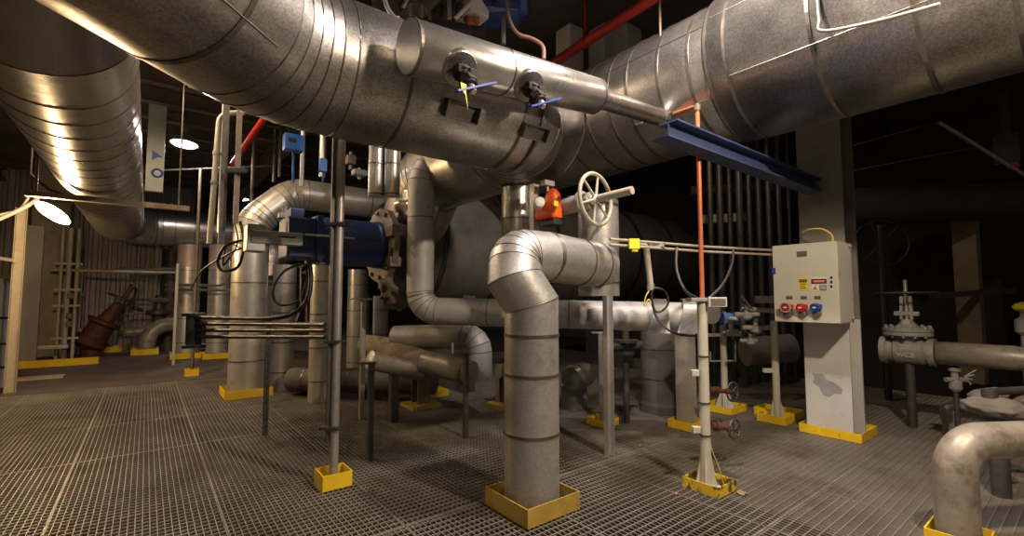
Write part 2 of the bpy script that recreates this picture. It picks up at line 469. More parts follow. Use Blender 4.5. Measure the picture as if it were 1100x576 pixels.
# ------------------------------------------------------------------ lamps
def pendant(loc, r, label, lens, zc, power, color, ax=None, lrad=0.1, kind='SPOT', arm=False):
    p = V(loc)
    root = thing('pendant_or_fill_lamp', label, 'lamp', p, 'high bay lamps')
    ax = ax if ax is not None else V((0, 0, -1))
    B().lathe(p - ax * r * 1.5, ax, [(0, 0.05), (r * 0.5, 0.07), (r * 0.55, r * 0.35), (r * 0.95, r * 0.62), (r * 1.5, r), (r * 1.52, r * 1.02), (r * 1.50, r * 0.97), (r * 1.0, r * 0.6), (r * 0.75, 0.03)], 28).to('lamp_shade', 'shade', root)
    B().lathe(p - ax * r * 0.55, ax, [(0, r * 0.35), (r * 0.3, r * 0.62), (r * 0.52, r * 0.88), (r * 0.62, r * 0.80), (r * 0.72, r * 0.45), (r * 0.75, 0.02)], 24).to('lens', lens, root)
    top = p - ax * r * 1.5
    if arm: B().tube([top, top + V((-0.25, 0.05, 0.1)), V((top.x - 0.45, top.y + 0.1, top.z + 0.3)), V((top.x - 0.45, top.y + 0.1, zc))], 0.018, 8).to('stem', 'dark_steel', root)
    else: B().cyl(top, (top.x, top.y, zc), 0.014, seg=8).to('stem', 'dark_steel', root)
    if power:
        ld = bpy.data.lights.new('lamp_light', kind); ld.energy = power; ld.color = color; ld.shadow_soft_size = lrad
        if kind == 'SPOT': ld.spot_size = math.radians(174); ld.spot_blend = 0.3
        lo = bpy.data.objects.new('lamp_light', ld); COL.objects.link(lo)
        lo.location = p + ax * r * (0.28 if kind == 'SPOT' else 0.45)
        lo.rotation_euler = ax.to_track_quat('-Z', 'Y').to_euler()
    return root
WARM = (1.0, 0.66, 0.34)
NEUT = (1.0, 0.80, 0.60)
WARM2 = (1.0, 0.72, 0.44)
COOL = (1.0, 0.87, 0.80)
Lp = at(57, 229, 6.5)
pendant(Lp, 0.22, 'glaring warm pendant lamp hanging beside the fat branch duct', 'lens_warm', CEIL - 0.02, 240, WARM, arm=True, ax=(V((0, 0, -1)) - FWD * 0.75 - RIGHT * 0.25).normalized(), kind='POINT')
pendant(at(198, 155, 9.0), 0.24, 'pinkish white pendant lamp beside the pale post with blue paint marks', 'lens_cool', CEIL - 0.02, 160, COOL, ax=(V((0, 0, -1)) - FWD * 0.1).normalized())
pendant(at(260, 214, 15.5), 0.22, 'tiny distant pendant lamp seen beside the thin conduits', 'lens_cool', CEIL - 0.02, 200, COOL)
def cs(X, D, z):
    return RIGHT * X + FWD * D + V((0, 0, z))
pendant(V((2.8, -0.3, 3.95)), 0.26, 'pendant lamp facing the wide column beneath the header duct', 'lens_off', CEIL - 0.02, 600, NEUT, lrad=0.10)
pendant(cs(-0.5, -0.3, 4.6), 0.26, 'pendant lamp straight above the viewpoint', 'lens_off', CEIL - 0.02, 115, NEUT, lrad=0.10)
pendant(V((6.3, 3.3, 4.55)), 0.24, 'added fill lamp hidden behind the header duct above the upright conduits', 'lens_off', CEIL - 0.02, 70, NEUT, lrad=0.1)  # added lamp, out of sight, brightens the vessel, conduits and beam
pendant(cs(1.3, 3.2, 4.75), 0.26, 'pendant lamp high over the drum between the two big ducts', 'lens_off', CEIL - 0.02, 560, COOL, lrad=0.10)
pendant(V((0.75, 5.3, 4.75)), 0.26, 'added unseen fill lamp over the grating between the branch duct and the main duct', 'lens_off', CEIL - 0.02, 70, WARM2, lrad=0.10)  # added lamp above the view, lifts the middle ground
pendant(V((-0.2, 7.4, 4.95)), 0.24, 'added fill lamp hidden above the branch duct', 'lens_off', CEIL - 0.02, 260, WARM2, lrad=0.10)  # added unseen lamp that brightens the bend pipe from its side

w = bpy.data.worlds.new('hall_gloom'); sc.world = w
w.use_nodes = True
w.node_tree.nodes['Background'].inputs['Color'].default_value = (1.0, 0.82, 0.62, 1)
w.node_tree.nodes['Background'].inputs['Strength'].default_value = 0.05

# ------------------------------------------------------------------ the big ducts overhead
ZM = 3.15
YM = 3.26
XL = 0.58
RM = 0.464
XE = 2.93
XR, ZR, RR = 4.55, 3.80, 0.677
main_path = route([(XL - 4.2, YM - 4.2, ZM), (XL, YM, ZM), (XE, YM, ZM), (XE, 5.45, ZM), (XE + 0.1, 6.2, 2.6)], [0.95, 0.62, 0.5], [5, 6, 3])
main = ducting('insulated_duct', 'fat main duct in dull aluminium jacketing bending twice under the roof', 'pipe', main_path, RM, 'jacket', seg=64, gore_beads=True)
for px, py in ((415, 85), (530, 120), (548, 125), (590, 138)):
    q = ony(px, py, YM); band_ring(main, V((q.x, YM, ZM)), V((1, 0, 0)), RM, 0.02, 0.006)
d45 = V((0.7071, 0.7071, 0))
for s in (0.75, 1.25, 2.0, 2.9):
    band_ring(main, V((XL, YM, ZM)) - d45 * s, d45, RM, 0.03, 0.006)
ys = onx(795, 110, XR).y
cross = thing('header_duct', 'fat aluminium jacketed header duct with a thicker sleeve crossing under the roof', 'pipe', (XR, 2, ZR - RR))
B().tube([(XR, 5.5, ZR), (XR, -4.0, ZR)], RR, 64).to('jacket', 'jacket', cross)
sl = B().lathe((XR, ys, ZR), (0, -1, 0), [(0, RR - 0.01), (0, RR + 0.03), (6, RR + 0.03), (6, RR)], 64)
for f in sl.bm.faces: f.smooth = f.calc_area() > 0.1
sl.to('jacket_sleeve', 'jacket', cross)
for px, py in ((645, 80), (668, 100), (692, 100), (712, 95), (745, 90), (777, 80)):
    q = onx(px, py, XR); band_ring(cross, V((XR, q.y, ZR)), V((0, 1, 0)), RR, 0.03, 0.008)
for k in range(2): band_ring(cross, V((XR, 4.6 + 0.6 * k, ZR)), V((0, 1, 0)), RR, 0.02, 0.006)
for dy in (0.03, 0.2, 0.85, 1.45, 1.9, 2.35, 2.9):
    band_ring(cross, V((XR, ys - dy, ZR)), V((0, 1, 0)), RR + 0.03, 0.026, 0.007)
# lengthwise lap seams on the sleeve and on the slanting length
def lap(parent, p0, d, r, ang, L, m='band'):
    d = V(d); n = d.cross(V((0, 0, 1))).normalized(); bb = V((0, 0, 1))
    off = (n * math.cos(ang) + bb * math.sin(ang)) * (r + 0.002)
    B().tube([V(p0) + off, V(p0) + d * L + off], 0.005, 6).to('lap_seam', m, parent)
lap(cross, (XR, ys, ZR), (0, -1, 0), RR + 0.03, math.radians(22), 5, 'jacket')
lap(cross, (XR, ys - 0.20, ZR), (0, -1, 0), RR + 0.03, math.radians(-27), 5, 'jacket')
lap(cross, (XR, ys + 0.9, ZR), (0, -1, 0), RR, math.radians(-38), 0.9, 'jacket')
lap(cross, (XR, ys + 1.6, ZR), (0, -1, 0), RR, math.radians(20), 1.6)
lap(main, V((XL, YM, ZM)) - d45 * 4.2, d45, RM, math.radians(-36), 3.7)
q = ony(450, 140, YM)
# ---- drum lying along the front of the main duct
RH0, RH1 = 0.170, 0.150
H0 = V((ony(438, 52, 2.62).x, 2.62, 3.12)); H1 = V((ony(640, 103, 2.66).x, 2.66, 3.30))
hd = (H1 - H0).normalized(); hl = (H1 - H0).length
heat = thing('steam_drum', 'short fat aluminium jacketed drum lying along the front of the main duct', 'pipe', H0)
lb = B().lathe(H0, hd, [(0, RH0 * 0.2), (0.0, RH0 - 0.006), (0.006, RH0), (hl - 0.03, RH1), (hl - 0.005, RH1 - 0.012), (hl, RH1 * 0.5)], 56)
for f in lb.bm.faces: f.smooth = f.calc_area() > 0.005 and len(f.verts) == 4
lb.to('jacket', 'jacket_bright', heat)
band_ring(heat, H0 + hd * 0.012, hd, RH0, 0.02, 0.004)
band_ring(heat, H0 + hd * hl * 0.42, hd, RH0 - 0.42 * 0.02, 0.012, 0.005)
band_ring(heat, H1 - hd * 0.03, hd, RH1, 0.02, 0.004)
RN = 0.086
e1 = ony(716, 130, 2.67); tip = V((e1.x, 2.67, e1.z + 0.01))
B().tube([H1, tip], [0.092, 0.080], 32).to('nozzle', 'jacket', heat, label='thinner jacketed nozzle at the end of the drum')
nd = (tip - H1).normalized()
for k in (0.05, 0.10): band_ring(heat, tip - nd * k, nd, 0.081, 0.012, 0.005)
# lever valves poking out of the drum
def drum_valve(px, py, label, tagd):
    t = (ony(px, py, 2.48).x - H0.x) / (H1.x - H0.x)
    ctr = H0.lerp(H1, t)
    nrm = V((0, -0.70, -0.71)).normalized()
    base = ctr + nrm * (RH0 - 0.02 * t)
    out = (V((0.06, -0.50, -0.70))).normalized()
    root = thing('lever_valve', label, 'valve', base)
    B().lathe(base - nrm * 0.05, nrm, [(0, 0.115), (0.065, 0.12), (0.072, 0.112), (0.062, 0.06)], 36).to('collar', 'jacket', root)
    v = B().tube([base, base + out * 0.20], 0.048, 16)
    v.lathe(base + out * 0.03, out, [(0, 0.04), (0, 0.062), (0.045, 0.062), (0.05, 0.04)], 6)
    v.lathe(base + out * 0.13, out, [(0, 0.04), (0, 0.060), (0.045, 0.060), (0.05, 0.04)], 6)
    v.box(base + out * 0.10 + V((0.035, -0.02, 0.01)), (0.06, 0.06, 0.08), bevel=0.01)
    v.box(base + out * 0.06 + V((-0.035, -0.02, 0.01)), (0.05, 0.05, 0.06), bevel=0.01)
    v.to('valve_body', 'black_matte', root)
    B().tube([base + out * 0.18, base + out * 0.235], 0.026, 12).to('stem', 'steel', root)
    e = base + out * 0.235
    B().beam(e + V((-0.13, -0.02, -0.05)), e + V((0.17, 0.0, 0.095)), 0.036, 0.012).to('lever', 'blue_plastic', root, label='blue dipped lever handle')
    B().cyl(e - out * 0.008, e + out * 0.018, 0.02, seg=6).to('nut', 'steel', root)
    if tagd:
        p = e + V((-0.09, -0.03, -0.02))
        B().prism([p + V((-0.018, 0, 0.03)), p + V((0.024, 0, 0.026)), p + V((0.022, 0, -0.03)), p + V((0.034, -0.004, -0.13)), p + V((0.016, -0.002, -0.04)), p + V((-0.01, 0, -0.015))], (0.0, 0.005, 0)).to('tag', 'tag_yellow', root, label='torn strip of yellow tape')
    return root
drum_valve(496, 80, 'black lever valve with a torn yellow tag near the end of the drum', True)
drum_valve(572, 102, 'black lever valve without a tag nearer the drum nozzle', False)
def access_box(px, py, w_, h_, label):
    ang = math.radians(-30)
    c = ony(px, py, YM - math.cos(ang) * RM)
    p = V((c.x, YM - math.cos(ang) * (RM + 0.02), ZM + math.sin(ang) * (RM + 0.02)))
    R = Euler((-ang, 0, 0))
    root = thing('sheet_metal_box', label, 'box', p)
    def loc(a, b_, c_): return p + R.to_matrix() @ V((a, b_, c_))
    for nm, c_, s_ in (('side_panel', (-w_ / 2, 0, 0), (0.008, 0.09, h_)), ('side_panel', (w_ / 2, 0, 0), (0.008, 0.09, h_)), ('bottom_panel', (0, 0, -h_ / 2), (w_, 0.09, 0.008)), ('top_panel', (0, 0.02, h_ / 2), (w_, 0.05, 0.008))):
        B().box(loc(*c_), s_, rot=R).to(nm, 'dark_steel', root)
    B().box(loc(0, 0.02, 0), (w_ - 0.01, 0.01, h_ - 0.01), rot=R).to('back_panel', 'band', root)
    return root
access_box(494, 126, 0.27, 0.12, 'shallow sheet metal box below the tagged lever valve')
access_box(572, 139, 0.25, 0.11, 'shallow sheet metal box below the untagged lever valve')

# ---- branch duct at the top left
br = route([(-0.6, 3.5, 6.4), (-0.6, 3.5, 3.4), (-0.6, 15.2, 3.40), (2.9, 15.2, 3.40), (2.9, 15.2, 0.9)], [0.55, 0.85, 0.6], [2, 7, 5])
br = [V((p.x, p.y, min(p.z, CEIL - 0.01))) for p in br]
branch = ducting('branch_duct', 'shiny ribbed branch duct running away beside the glaring warm lamp', 'pipe', br, 0.485, 'jacket_bright', seg=56, spacing=0.42, first=2.75, w=0.016, t=0.004, skip=lambda p: p.z < 3.8)
# hangers under the branch duct
for i, yy in enumerate((8.3,)):
    t_ = thing('pipe_hanger', 'brown bracket hanging under the branch duct by the pale post', 'bracket', (-0.2, yy, 2.82))
    B().box((-0.4, yy, 2.86), (1.7, 0.09, 0.07)).to('crossbar', 'tan_paint', t_)
    for xx in (-1.15, 0.32): B().cyl((xx, yy, 2.86), (xx, yy, CEIL), 0.012, seg=8).to('rod', 'dark_steel', t_)

# ------------------------------------------------------------------ yellow toe-plate boxes
def toe_box(name, label, near, wx, wy, h, m='yellow', t=0.008, group=None):
    """A box of four upright plates round a floor opening; near = nearest floor corner."""
    x0, y0 = near.x, near.y
    root = thing(name, label, 'toe plate', (x0 + wx / 2, y0 + wy / 2, 0), group)
    z0 = 0.004
    B().box2((x0, y0, z0), (x0 + wx, y0 + t, h)).to('side_plate', m, root)
    B().box2((x0, y0 + wy - t, z0), (x0 + wx, y0 + wy, h)).to('side_plate', m, root)
    B().box2((x0, y0 + t, z0), (x0 + t, y0 + wy - t, h)).to('side_plate', m, root)
    B().box2((x0 + wx - t, y0 + t, z0), (x0 + wx, y0 + wy - t, h)).to('side_plate', m, root)
    return root
# ---- the elbow pipe standing in front
n0 = G(567, 570)
wA = 0.50
toe_box('toe_plate_box', 'large dusty yellow toe plate box round the foot of the elbow pipe', n0, wA, wA, 0.13, 'yellow_dull')
ca = V((n0.x + wA / 2, n0.y + wA / 2, 0))
RA = 0.205
DA = ca.dot(FWD)
t1 = at(570, 327, DA); t1 = V((ca.x, ca.y, t1.z))
c2 = at(646, 286, DA + 0.72)
pa = [V((ca.x, ca.y, -0.6)), t1]
arc = route([t1, at(553, 300, DA - 0.03), at(553, 274, DA + 0.06), at(588, 276, DA + 0.26), c2], [0.0, 0.13, 0.19], [1, 4, 6])
pa = pa + arc[1:]
elbow = ducting('elbow_pipe', 'aluminium jacketed elbow pipe rising from the large dusty yellow box', 'pipe', pa, RA, 'jacket_white', seg=48, t=0.005)
for z in (0.55, 0.98, 1.27): band_ring(elbow, V((ca.x, ca.y, z)), V((0, 0, 1)), RA, 0.022, 0.006)
dl = (c2 - at(588, 276, DA + 0.26)).normalized()
for s in (0.10, 0.32): band_ring(elbow, c2 - dl * s, dl, RA, 0.014, 0.005)
# ---- upright jacket it runs into
cv = at(643, 283, DA + 0.80)
RV = 0.19
zt = at(642, 216, DA + 0.78).z; zb = at(642, 318, DA + 0.78).z
ub = thing('valve_jacket', 'upright grey jacket at the far end of the elbow pipe under the handwheel', 'pipe', (cv.x, cv.y, zb))
B().cyl((cv.x, cv.y, zb), (cv.x, cv.y, zt), RV, seg=40).to('jacket', 'jacket_white', ub)
for z in (zb + 0.12, zt - 0.05): band_ring(ub, V((cv.x, cv.y, z)), V((0, 0, 1)), RV, 0.016, 0.005)
# ---- handwheel gear operator
DH = DA + 0.42
hc = at(640, 214, DH)
ax = V((0.10, -0.99, 0.05)).normalized()
hw = thing('handwheel_operator', 'beige spoked handwheel with a long spindle beside the orange actuator', 'valve', hc)
RW = 0.225
fn, fb = frame(ax)
B().ring(hc, ax, RW, 0.018, 48, 10).to('wheel_rim', 'olive', hw)
for k in range(6):
    a = 2 * PI * k / 6 + 0.3
    B().tube([hc + (fn * math.cos(a) + fb * math.sin(a)) * 0.03, hc + (fn * math.cos(a) + fb * math.sin(a)) * RW], [0.014, 0.009], 10).to('spoke', 'olive', hw)
B().lathe(hc - ax * 0.04, ax, [(0, 0.04), (0.05, 0.04), (0.06, 0.034), (0.075, 0.034)], 24).to('hub', 'white', hw)
B().cyl(hc + ax * 0.02, hc + ax * 0.36, 0.034, seg=20).to('spindle_tube', 'olive', hw)
gb = hc - ax * 0.26
B().tube([hc - ax * 0.42, hc - ax * 0.05], 0.075, 24).lathe(hc - ax * 0.16, ax, [(0, 0.1), (0.03, 0.1), (0.03, 0.07)], 24).to('gearbox', 'valve_grey', hw)
B().cyl(gb + V((0.0, 0, -0.04)), (gb.x, gb.y, zt + 0.001), 0.05, seg=16).to('neck', 'valve_grey', hw)
# ---- orange actuator
oc = at(590, 228, DH + 0.25)
oa = thing('orange_actuator', 'orange valve actuator beside the beige handwheel', 'actuator', oc)
B().box(oc, (0.16, 0.24, 0.14), bevel=0.03).to('body', 'orange', oa)
B().blob(oc + V((0.02, -0.03, 0.12)), (0.075, 0.075, 0.10), 0.12, 1.5, 3).to('dome', 'orange', oa)
B().box(oc + V((0.02, -0.02, -0.10)), (0.13, 0.18, 0.06), bevel=0.01).to('mount', 'black', oa)
B().tube([oc + V((0, -0.0, 0.02)), gb], 0.04, 12).to('shaft_housing', 'orange', oa)
B().lathe(oc + V((-0.12, 0.03, 0.06)), (-0.4, -0.9, 0.1), [(0, 0.045), (0.06, 0.05), (0.09, 0.045), (0.10, 0.02)], 20).to('end_cap', 'white', oa, label='white round end cap')
B().box(oc + V((-0.05, -0.14, 0.05)), (0.05, 0.02, 0.05), bevel=0.004).to('indicator_box', 'ink_yellow', oa)
B().box(oc + V((0.0, 0.02, 0.27)), (0.12, 0.07, 0.05), bevel=0.008).to('switch_box', 'grey_plastic', oa)
B().cyl(oc + V((0.0, 0.02, 0.1)), oc + V((0.0, 0.02, 0.25)), 0.012, seg=8).to('switch_post', 'steel', oa)

# ---- support strut left of actuator, and the jacketed drop pipe behind
dp = at(556, 230, 4.75)
drop = thing('drop_pipe', 'bright jacketed drop pipe coming down from the main duct behind the elbow pipe', 'pipe', (dp.x, dp.y, 1.5))
B().cyl((dp.x, dp.y, 1.35), (dp.x, dp.y, ZM - RM - 0.01), 0.165, seg=36).to('jacket', 'jacket_bright', drop)
for z in (1.9, 2.35): band_ring(drop, V((dp.x, dp.y, z)), V((0, 0, 1)), 0.165, 0.014, 0.004)
sp = at(574, 230, 4.35)
tag(B().box2((sp.x - 0.035, sp.y - 0.03, 1.55), (sp.x + 0.035, sp.y + 0.03, 2.62)).to('hanger_channel', 'steel'), 'upright steel channel between the drop pipe and the orange actuator', 'channel')
# ------------------------------------------------------------------ pole, posts and pipes of the middle ground
def up(p, z): return V((p.x, p.y, z))
# tall bend pipe at the edge of the grating
cb = G(264, 424); DB = cb.dot(FWD); RB = 0.265
p1 = up(cb, at(266, 240, DB).z); p2 = V((p1.x + 0.60, p1.y, p1.z + 0.58))
bp = ducting('bend_pipe', 'tall jacketed pipe rising from a yellow box and bending over above the blue actuator', 'pipe', route([up(cb, -0.4), p1, p2, V((p2.x + 2.5, p2.y, p2.z))], [0.45, 0.55], [4, 4]), RB, 'jacket_pale', seg=40, spacing=0.62, first=0.95, w=0.016)
toe_box('toe_plate_box', 'yellow toe plate box round the tall bend pipe beyond the slotted post', V((cb.x - 0.33, cb.y - 0.33, 0)), 0.66, 0.66, 0.13)

# pair of stubs hanging behind the main duct
for px, lab in ((404, 'bright jacketed stub hanging behind the main duct on the side of the steel pole'), (421, 'bright jacketed stub hanging behind the main duct on the side of the grey riser')):
    p = at(px, 211, 5.0)
    t_ = thing('hanging_stub', lab, 'pipe', p, 'hanging jacketed stubs')
    B().cyl(p, up(p, CEIL), 0.085, seg=24).to('jacket', 'jacket_bright', t_)
    for k in (0.02, 0.35): band_ring(t_, p + V((0, 0, k)), V((0, 0, 1)), 0.085, 0.014, 0.003)

# grey riser and the level run beneath the valve jacket
F0 = at(453, 178, 5.4); F1 = at(453, 334, 5.4); F1 = up(F0, F1.z); F2 = at(742, 341, 4.95)
rt = route([at(490, 174, 5.58), F0, F1, F2], [0.24, 0.22], [4, 4])
ris = ducting('grey_riser', 'grey jacketed riser turning into a level run behind the elbow pipe', 'pipe', rt, 0.155, 'jacket_grey', seg=32, w=0.012, t=0.003, spacing=0.9, first=1.0)
# flared sheet metal saddle covers on the level run
fd = (F2 - F1).normalized()
fs = fd.cross(V((0, 0, 1))).normalized()
for px, lab in ((706, 'flared pale sheet metal saddle where the cable loops hang'), (737, 'flared pale sheet metal saddle on top of the stout pale post')):
    c = F1 + fd * ((px - 453) / (742 - 453) * (F2 - F1).length * (0.985))
    c = at(px, 340, 4.95 + (742 - px) / 289 * 0.45)
    t_ = thing('pipe_saddle', lab, 'saddle', c - V((0, 0, 0.2)), 'pipe saddles')
    pr = []
    for k in range(13):
        a = PI * (k / 12) - PI * 0.02
        pr.append(c + (fs * math.cos(a) + V((0, 0, 1)) * math.sin(a)) * 0.188)
    b = B()
    lo = [p - fd * (0.05 + 0.07 * max(0, (c.z - p.z + 0.12)) / 0.3) for p in pr]; hi = [p + fd * 0.09 for p in pr]
    for s_ in (0, -1):
        q = pr[s_]; o_ = (q - c); o_.z = 0; o_ = o_.normalized()
        e = q - V((0, 0, 0.15)) + o_ * 0.05
        if s_ == 0: lo.insert(0, e - fd * 0.14); hi.insert(0, e + fd * 0.09)
        else: lo.append(e - fd * 0.14); hi.append(e + fd * 0.09)
    va = [b.bm.verts.new(p) for p in lo]; vb = [b.bm.verts.new(p) for p in hi]
    for k in range(len(va) - 1):
        f = b.bm.faces.new((va[k], va[k + 1], vb[k + 1], vb[k])); f.smooth = True
    bmesh.ops.solidify(b.bm, geom=list(b.bm.faces), thickness=0.006)
    b.to('cover', 'jacket_white', t_)

# big dark vessel behind the riser
tk = at(428, 258, 7.6)
tank = thing('heat_exchanger', 'huge dark cloth wrapped horizontal vessel behind the grey riser', 'tank', (tk.x + 3, tk.y, tk.z - 1.1))
lb = B()
prof = [(0, 0.3), (0.02, 0.72), (0.08, 0.98), (0.18, 1.08), (0.3, 1.10)] + [(0.3 + 0.3 * k, 1.10 + 0.02 * math.sin(k * 2.3)) for k in range(1, 28)] + [(8.5, 1.0), (8.6, 0.6), (8.65, 0.2)]
lb.lathe((tk.x, tk.y, tk.z), (1, 0, 0), prof, 56)
for f in lb.bm.faces: f.smooth = True
for v in lb.bm.verts:
    v.co += V((0, 1, 1)) * 0.02 * noise.noise(v.co * 2.0)
lb.to('shell', 'dark_cloth', tank)
for k in (0.28, 1.4, 2.6, 3.8, 5.0, 6.2, 7.4): band_ring(tank, V((tk.x + k, tk.y, tk.z)), V((1, 0, 0)), 1.122, 0.05, 0.012, name='strap', m='black')
for k in (1.0, 5.2):
    B().box2((tk.x + k - 0.12, tk.y - 0.6, 0.004), (tk.x + k + 0.12, tk.y + 0.6, tk.z - 0.9)).to('support_leg', 'dark_steel', tank)
bl_p = tk + V((0.02, -0.80, 0.62))
# ------------------------------------------------------------------ blue actuator assembly
ac = at(330, 258, 5.15)
act = thing('blue_valve_actuator', 'large navy blue cylinder actuator bolted to a tan flange', 'actuator', ac)
X = V((1, 0, 0))
B().lathe(ac + X * 0.05, X, [(0, 0.2), (0.0, 0.272), (0.70, 0.272), (0.72, 0.285), (0.76, 0.285), (0.76, 0.2)], 40).to('cylinder', 'blue', act)
bb = B()
bb.box(ac + V((-0.10, 0, 0.0)), (0.30, 0.42, 0.44), bevel=0.02).box(ac + V((-0.14, -0.03, 0.25)), (0.14, 0.26, 0.14), bevel=0.015).box(ac + V((-0.16, -0.23, 0.05)), (0.18, 0.05, 0.30), bevel=0.01).box(ac + V((0.07, 0.0, 0.0)), (0.06, 0.52, 0.50), bevel=0.01)
bb.to('gear_housing', 'blue', act)
for dy in (-0.2, 0.2):
    for dz in (-0.19, 0.19):
        B().tube([ac + V((0.09, dy, dz)), ac + V((0.13, dy, dz))], 0.018, 6).to('bolt', 'steel', act)
B().tube([ac + V((-0.1, -0.3, 0.02)), ac + V((0.42, -0.3, 0.02))], 0.012, 8).to('tie_rod', 'steel', act)
fl_c = ac + X * 0.83
B().lathe(fl_c, X, [(0, 0.25), (0, 0.46), (0.07, 0.46), (0.07, 0.25)], 12).lathe(fl_c + X * 0.07, X, [(0, 0.2), (0, 0.30), (0.10, 0.30), (0.12, 0.22)], 24).to('flange', 'tan_paint', act)
for k in range(10):
    a = 2 * PI * k / 10 + 0.2
    q = fl_c + V((0, math.cos(a), math.sin(a))) * 0.40
    B().cyl(q - X * 0.035, q + X * 0.09, 0.028, seg=6).to('flange_bolt', 'tan_paint', act)
B().box(fl_c + V((0.06, -0.30, 0.14)), (0.18, 0.30, 0.14), bevel=0.01).to('yoke', 'tan_paint', act)
B().box(fl_c + V((0.06, -0.26, -0.22)), (0.16, 0.26, 0.12), bevel=0.01).to('yoke', 'tan_paint', act)
# wrapped valve body behind it
wv = thing('wrapped_valve', 'crumpled brown cloth wrapped valve body behind the tan flange', 'valve', fl_c + V((0.42, 0.2, -0.45)))
B().blob(fl_c + V((0.44, 0.25, -0.05)), (0.28, 0.40, 0.50), 0.35, 2.2, 4, 1.0).to('wrap', 'brown_wrap', wv)
B().blob(fl_c + V((0.20, -0.12, -0.52)), (0.20, 0.22, 0.24), 0.5, 2.6, 4, 5.0).to('wrap_fold', 'brown_wrap', wv)
B().blob(fl_c + V((0.45, -0.1, 0.44)), (0.24, 0.22, 0.30), 0.5, 2.6, 4, 8.0).to('wrap_fold', 'jacket_bright', wv, label='crumpled foil fold on top')
# grey control box and its hoses
cbx = at(298, 257, 4.6)
ct = thing('control_box', 'grey rectangular control box in front of the blue gear housing', 'box', cbx)
B().box(cbx + V((-0.02, -0.05, 0)), (0.46, 0.14, 0.125), bevel=0.008).to('housing', 'grey_plastic', ct)
B().box(cbx + V((0.06, -0.123, 0.012)), (0.26, 0.006, 0.05)).to('nameplate', 'steel', ct)
B().box(cbx + V((0.06, -0.127, 0.012)), (0.15, 0.003, 0.014)).to('print', 'ink_black', ct)
B().box(cbx + V((-0.2, 0.0, -0.01)), (0.16, 0.20, 0.26), bevel=0.01).to('end_housing', 'steel', ct)
def cable(name, label, pts, r, m, n=8, group=None, cat='cable', seg=8):
    P = [V(p) for p in pts]
    out = []
    for i in range(len(P) - 1):
        p0 = P[max(i - 1, 0)]; p1_ = P[i]; p2_ = P[i + 1]; p3 = P[min(i + 2, len(P) - 1)]
        for k in range(n):
            t = k / n
            out.append(0.5 * ((2 * p1_) + (p2_ - p0) * t + (2 * p0 - 5 * p1_ + 4 * p2_ - p3) * t * t + (3 * p1_ - p0 - 3 * p2_ + p3) * t ** 3))
    out.append(P[-1])
    return tag(B().tube(out, r, seg).to(name, m), label, cat, group)
cable('black_cable', 'thick black cable looping from the top of the control box', [at(278, 257, 4.95), at(262, 258, 4.95), at(243, 264, 5.0), at(234, 280, 5.1), at(240, 291, 5.1), at(256, 286, 5.05), at(262, 262, 5.05), at(258, 238, 5.1)], 0.016, 'black', group=None)
cable('black_cable', 'thin black cable looping low from the control box to the thin conduits', [at(278, 263, 4.95), at(256, 268, 5.0), at(236, 278, 5.2), at(216, 292, 5.6), at(206, 310, 6.4)], 0.011, 'black')
cable('black_cable', 'slim black cable between the control box and the dark channel', [at(278, 266, 4.97), at(262, 268, 5.0), at(245, 262, 5.1), at(240, 285, 5.2), at(255, 262, 5.1), at(252, 240, 5.15)], 0.009, 'black')
cable('black_cable', 'black cable curling under the gear housing of the blue actuator', [at(325, 283, 5.0), at(306, 291, 5.0), at(295, 306, 5.0), at(294, 320, 5.02), at(303, 328, 5.05), at(322, 322, 5.1), at(330, 300, 5.1)], 0.013, 'black')
# tubing cluster under the actuator
tc_ = thing('tubing_cluster', 'brass fittings and tubes under the blue gear housing', 'fittings', at(322, 300, 5.05))
for px, py, s_ in ((316, 277, 0.05), (323, 285, 0.04), (337, 276, 0.055), (329, 293, 0.035), (344, 283, 0.04)):
    c = at(px, py, 5.03); B().box(c, (s_, s_, s_ * 1.2), bevel=0.006).cyl(c - V((0.05, 0, 0)), c + V((0.05, 0, 0)), s_ * 0.35, seg=6).to('fitting', 'tan_paint', tc_)
B().tube([at(329, 290, 5.06), at(329, 350, 5.06)], 0.012, 8).to('drop_tube', 'tan_paint', tc_)
B().tube([at(323, 285, 5.06), at(323, 330, 5.06), at(318, 345, 5.06)], 0.01, 8).to('drop_tube', 'steel', tc_)
B().tube([at(306, 222, 5.3), at(306, 234, 5.3)], 0.03, 12).box(at(304, 232, 5.3), (0.10, 0.10, 0.06), bevel=0.01).to('regulator', 'valve_grey', tc_)

# ------------------------------------------------------------------ hoses on the rack
for i, (yl, yr, lab) in enumerate(((341, 0, 'topmost black hose that curves up to the blue actuator'), (348, 349, 'second black hose down between the black block and the steel pole'), (355, 355, 'third black hose down between the black block and the steel pole'), (362, 362, 'lowest black hose between the black block and the steel pole'))):
    if i == 0: pts = [at(212, yl, 5.6), at(250, yl + 1, 5.35), at(290, yl + 1, 5.05), at(315, 337, 4.95), at(330, 322, 4.95), at(334, 300, 4.98), at(332, 281, 5.03)]
    else: pts = [at(212, yl, 5.6), at(285, (yl + yr) / 2, 5.0), at(350, yr, 4.12)]
    cable('black_hose', lab, pts, 0.024 if i == 0 else 0.022, 'black', group='hoses on the slotted post', cat='hose', seg=12)
hb = thing('hose_terminal_block', 'black terminal block where the four black hoses begin', 'bracket', at(208, 374, 5.66))
B().box(at(208, 354, 5.66), (0.16, 0.12, 0.40), bevel=0.015).to('block', 'black', hb)
for y_ in (338, 372): B().box(at(208, y_, 5.62), (0.24, 0.14, 0.04), bevel=0.006).to('clamp_plate', 'black', hb)

